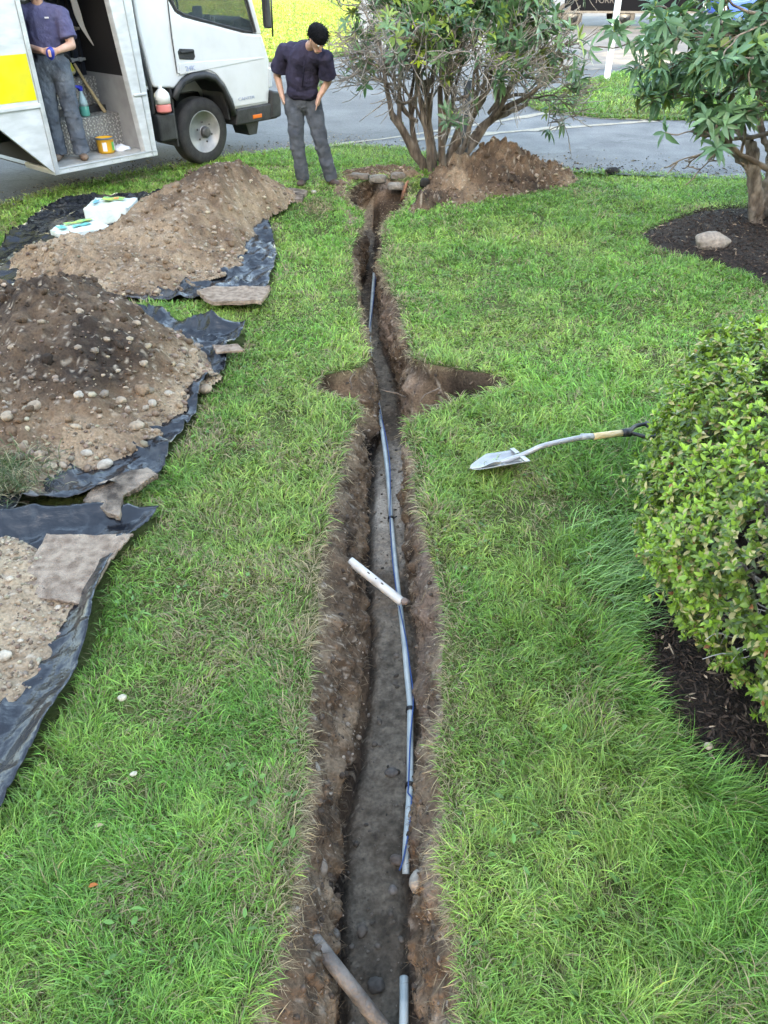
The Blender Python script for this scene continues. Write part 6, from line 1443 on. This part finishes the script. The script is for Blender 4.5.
# ------------------------------------------------------------------ post, far vehicles
x, y = g(606, 84); mb = MB(); mb.prism([(-.055, -.055), (.055, -.055), (.055, .055), (-.055, .055)], 0, 2.0, 'z'); 
po = thing('sign_post', 'slim white wooden post standing on the grass island', 'post', (x, y, .05)); mb.build('post', mat('white_wood', (.72, .74, .76), (.6, .62, .64), 6, .6), po, bevel=.008)
mb = MB(); mb.prism([(-.075, -.075), (.075, -.075), (.075, .075), (-.075, .075)], 2.0, 2.05, 'z'); mb.build('cap', mat('white_wood_cap', (.72, .74, .76), rough=.6), po, bevel=.01)
M_car = mat('dark_car_paint', (.003, .0035, .005), rough=.8, spec=.02)
def pickup(name, label, loc, rz, m, words=None):
    c = thing(name, label, 'vehicle', loc, rz)
    mb = MB(); mb.prism([(-2.7, .55), (2.6, .55), (2.75, .7), (2.72, 1.05), (1.35, 1.2), (.55, 1.85), (-.95, 1.85), (-1.1, 1.25), (-2.7, 1.25)], -.95, .95); mb.build('body', m, c, bevel=.07, segs=3)
    mb = MB(); mb.prism([(1.25, 1.22), (.5, 1.77), (-.9, 1.77), (-1.0, 1.25)], -.962, -.952); mb.build('side_window', M_glass, c)
    mb = MB(); mb.prism([(1.25, 1.22), (.5, 1.77), (-.9, 1.77), (-1.0, 1.25)], .952, .962); mb.build('side_window', M_glass, c)
    for x in (-1.75, 1.75):
        for y in (-1, 1):
            w_ = bpy.data.objects.new('wheel', None); col.objects.link(w_); w_.parent = c; w_.location = (x, y * .98, .40); w_.rotation_euler = (0, 0, 0 if y < 0 else math.pi)
            MB().lathe([(.25, .01), (.26, 0), (.37, .0), (.40, .03), (.40, .2), (.36, .23), (.25, .23)], n=32, ax='y', caps=False).build('tyre', M_tyre, w_, True)
            MB().lathe([(.25, .02), (.22, .03), (.08, .02), (.0, .01)], n=24, ax='y').build('rim', M_rim, w_, True)
    mb = MB(); mb.box(2.6, 2.8, -.95, .95, .45, .68); mb.build('bumper', M_blk, c, bevel=.04); mb = MB(); mb.box(-2.85, -2.65, -.95, .95, .45, .68); mb.build('bumper', M_blk, c, bevel=.04)
    for y in (-.8, .8): mb = MB(); mb.box(2.68, 2.78, y - .12, y + .12, .8, .95); mb.build('headlamp', mat('lamp', (.6, .6, .62), rough=.1), c, bevel=.02)
    return c
x, y = g(597, 27); tr2 = thing('trailer', 'black low trailer with a lettered side panel parked across the street', 'trailer', (x - .2, y, .014), R(-4))
mb = MB(); mb.box(-1.0, 5.2, -1, 1, .55, 1.9); mb.build('box', M_car, tr2, bevel=.03); mb = MB(); mb.box(-1.1, 5.3, -1.03, 1.03, .48, .55); mb.build('bed_frame', M_blk, tr2)
for x_ in (-.9, 1.0):
    for y_ in (-1, 1):
        w_ = bpy.data.objects.new('wheel', None); col.objects.link(w_); w_.parent = tr2; w_.location = (x_, y_ * .98, .36); w_.rotation_euler = (0, 0, 0 if y_ < 0 else math.pi)
        MB().lathe([(.2, 0), (.33, 0), (.36, .03), (.36, .18), (.2, .2)], n=28, ax='y', caps=False).build('tyre', M_tyre, w_, True); MB().lathe([(.2, .02), (.06, .03), (0, .02)], n=20, ax='y').build('rim', M_rim, w_, True)
text('TURRY', .24, mat('pale_lettering', (.025, .025, .028), rough=.8), tr2, (.25, -1.004, .86), (math.pi / 2, 0, 0), sx=1.2)
x, y = g(760, 40); pickup('pickup_truck', 'dark blue pickup truck standing across the street behind the right rhododendron', (x + 1.2, y + .5, .014), R(182), mat('blue_paint', (.03, .07, .30), rough=.2))

# ------------------------------------------------------------------ tall trees added out of view behind the viewer to block the sun
def added_tree(name, label, x, y, h, r, seed, proto=None, group='added unseen trees behind the viewer'):
    t = thing(name, label, 'tree', (x, y, 0), seed * 1.3, group)
    if proto:
        for ch in proto.children: c = ch.copy(); col.objects.link(c); c.parent = t
        t.scale = (r / 4.0, r / 4.0, h / 24.0); return t
    MB().tube([(0, 0, -.1), (0, 0, 8), (0, 0, 23)], [.4, .3, .05], 10).build('trunk', M_bark, t, True)
    n = 34000; z = 1 + 23 * rng.random(n) ** 1.0; rad = 4.0 * (1 - (z / 24.1) ** 3.0) ** .8 * (.45 + .6 * rng.random(n) ** .5); a = rng.uniform(0, 6.28, n)
    P = np.c_[rad * np.cos(a), rad * np.sin(a), z]; D = np.c_[np.cos(a), np.sin(a), rng.normal(-.2, .3, n)]
    c = np.array([.035, .07, .03]) * rng.uniform(.6, 1.5, (n, 1)); V, T, C = leaves(P, D, np.c_[rng.normal(0, .3, n), rng.normal(0, .3, n), np.ones(n)], rng.uniform(.5, 1.0, n), rng.uniform(.25, .45, n), rng.uniform(.1, .4, n), c)
    mesh_np('crown', V, T, M_leaf, t, False, C); return t
proto = None
for k in range(22):
    x = -47 + k * 4.5 + random.uniform(-.5, .5); y = -33 + random.uniform(-1, 1) - (k % 2) * 3
    t = added_tree('added_shade_tree', 'tall dark tree added to an unseen row behind the viewer to shade the lawn', x, y, random.uniform(22.5, 23.5), 4.4, k, proto, 'trees behind the viewer')
    if proto is None: proto = t
# ------------------------------------------------------------------ light
SUN_EL, SUN_AZ = R(21), R(-6)       # the sun stands behind the viewer, light travels towards +Y
w = bpy.data.worlds.new('World'); sc.world = w; w.use_nodes = True
nt = w.node_tree; bg = nt.nodes['Background']; sky = nt.nodes.new('ShaderNodeTexSky'); sky.sky_type = 'NISHITA'; sky.sun_disc = False
sky.sun_elevation = SUN_EL; sky.sun_rotation = math.pi - SUN_AZ; sky.air_density = 1.0; sky.dust_density = 1.0; sky.ozone_density = 1.0
nt.links.new(sky.outputs[0], bg.inputs['Color']); bg.inputs['Strength'].default_value = .15
sl = bpy.data.lights.new('sun', 'SUN'); sl.energy = 2.0; sl.angle = R(.6); sl.color = (1, .93, .82)
so = bpy.data.objects.new('sun', sl); col.objects.link(so)
d = Vector((-math.sin(SUN_AZ) * -1 * math.cos(SUN_EL) * -1, math.cos(SUN_AZ) * math.cos(SUN_EL), -math.sin(SUN_EL)))
so.rotation_euler = d.to_track_quat('-Z', 'Y').to_euler(); so.location = (0, -20, 20)
sc.view_settings.view_transform = 'Standard'; sc.view_settings.look = 'None'; sc.view_settings.gamma = 1
sc.view_settings.exposure = 3.5
sc.view_settings.use_white_balance = True; sc.view_settings.white_balance_temperature = 8150; sc.view_settings.white_balance_tint = 10
sc.cycles.max_bounces = 6; sc.cycles.diffuse_bounces = 3; sc.cycles.glossy_bounces = 3; sc.cycles.transmission_bounces = 4; sc.cycles.transparent_max_bounces = 8
sc.cycles.caustics_reflective = False; sc.cycles.caustics_refractive = False; sc.cycles.use_denoising = True
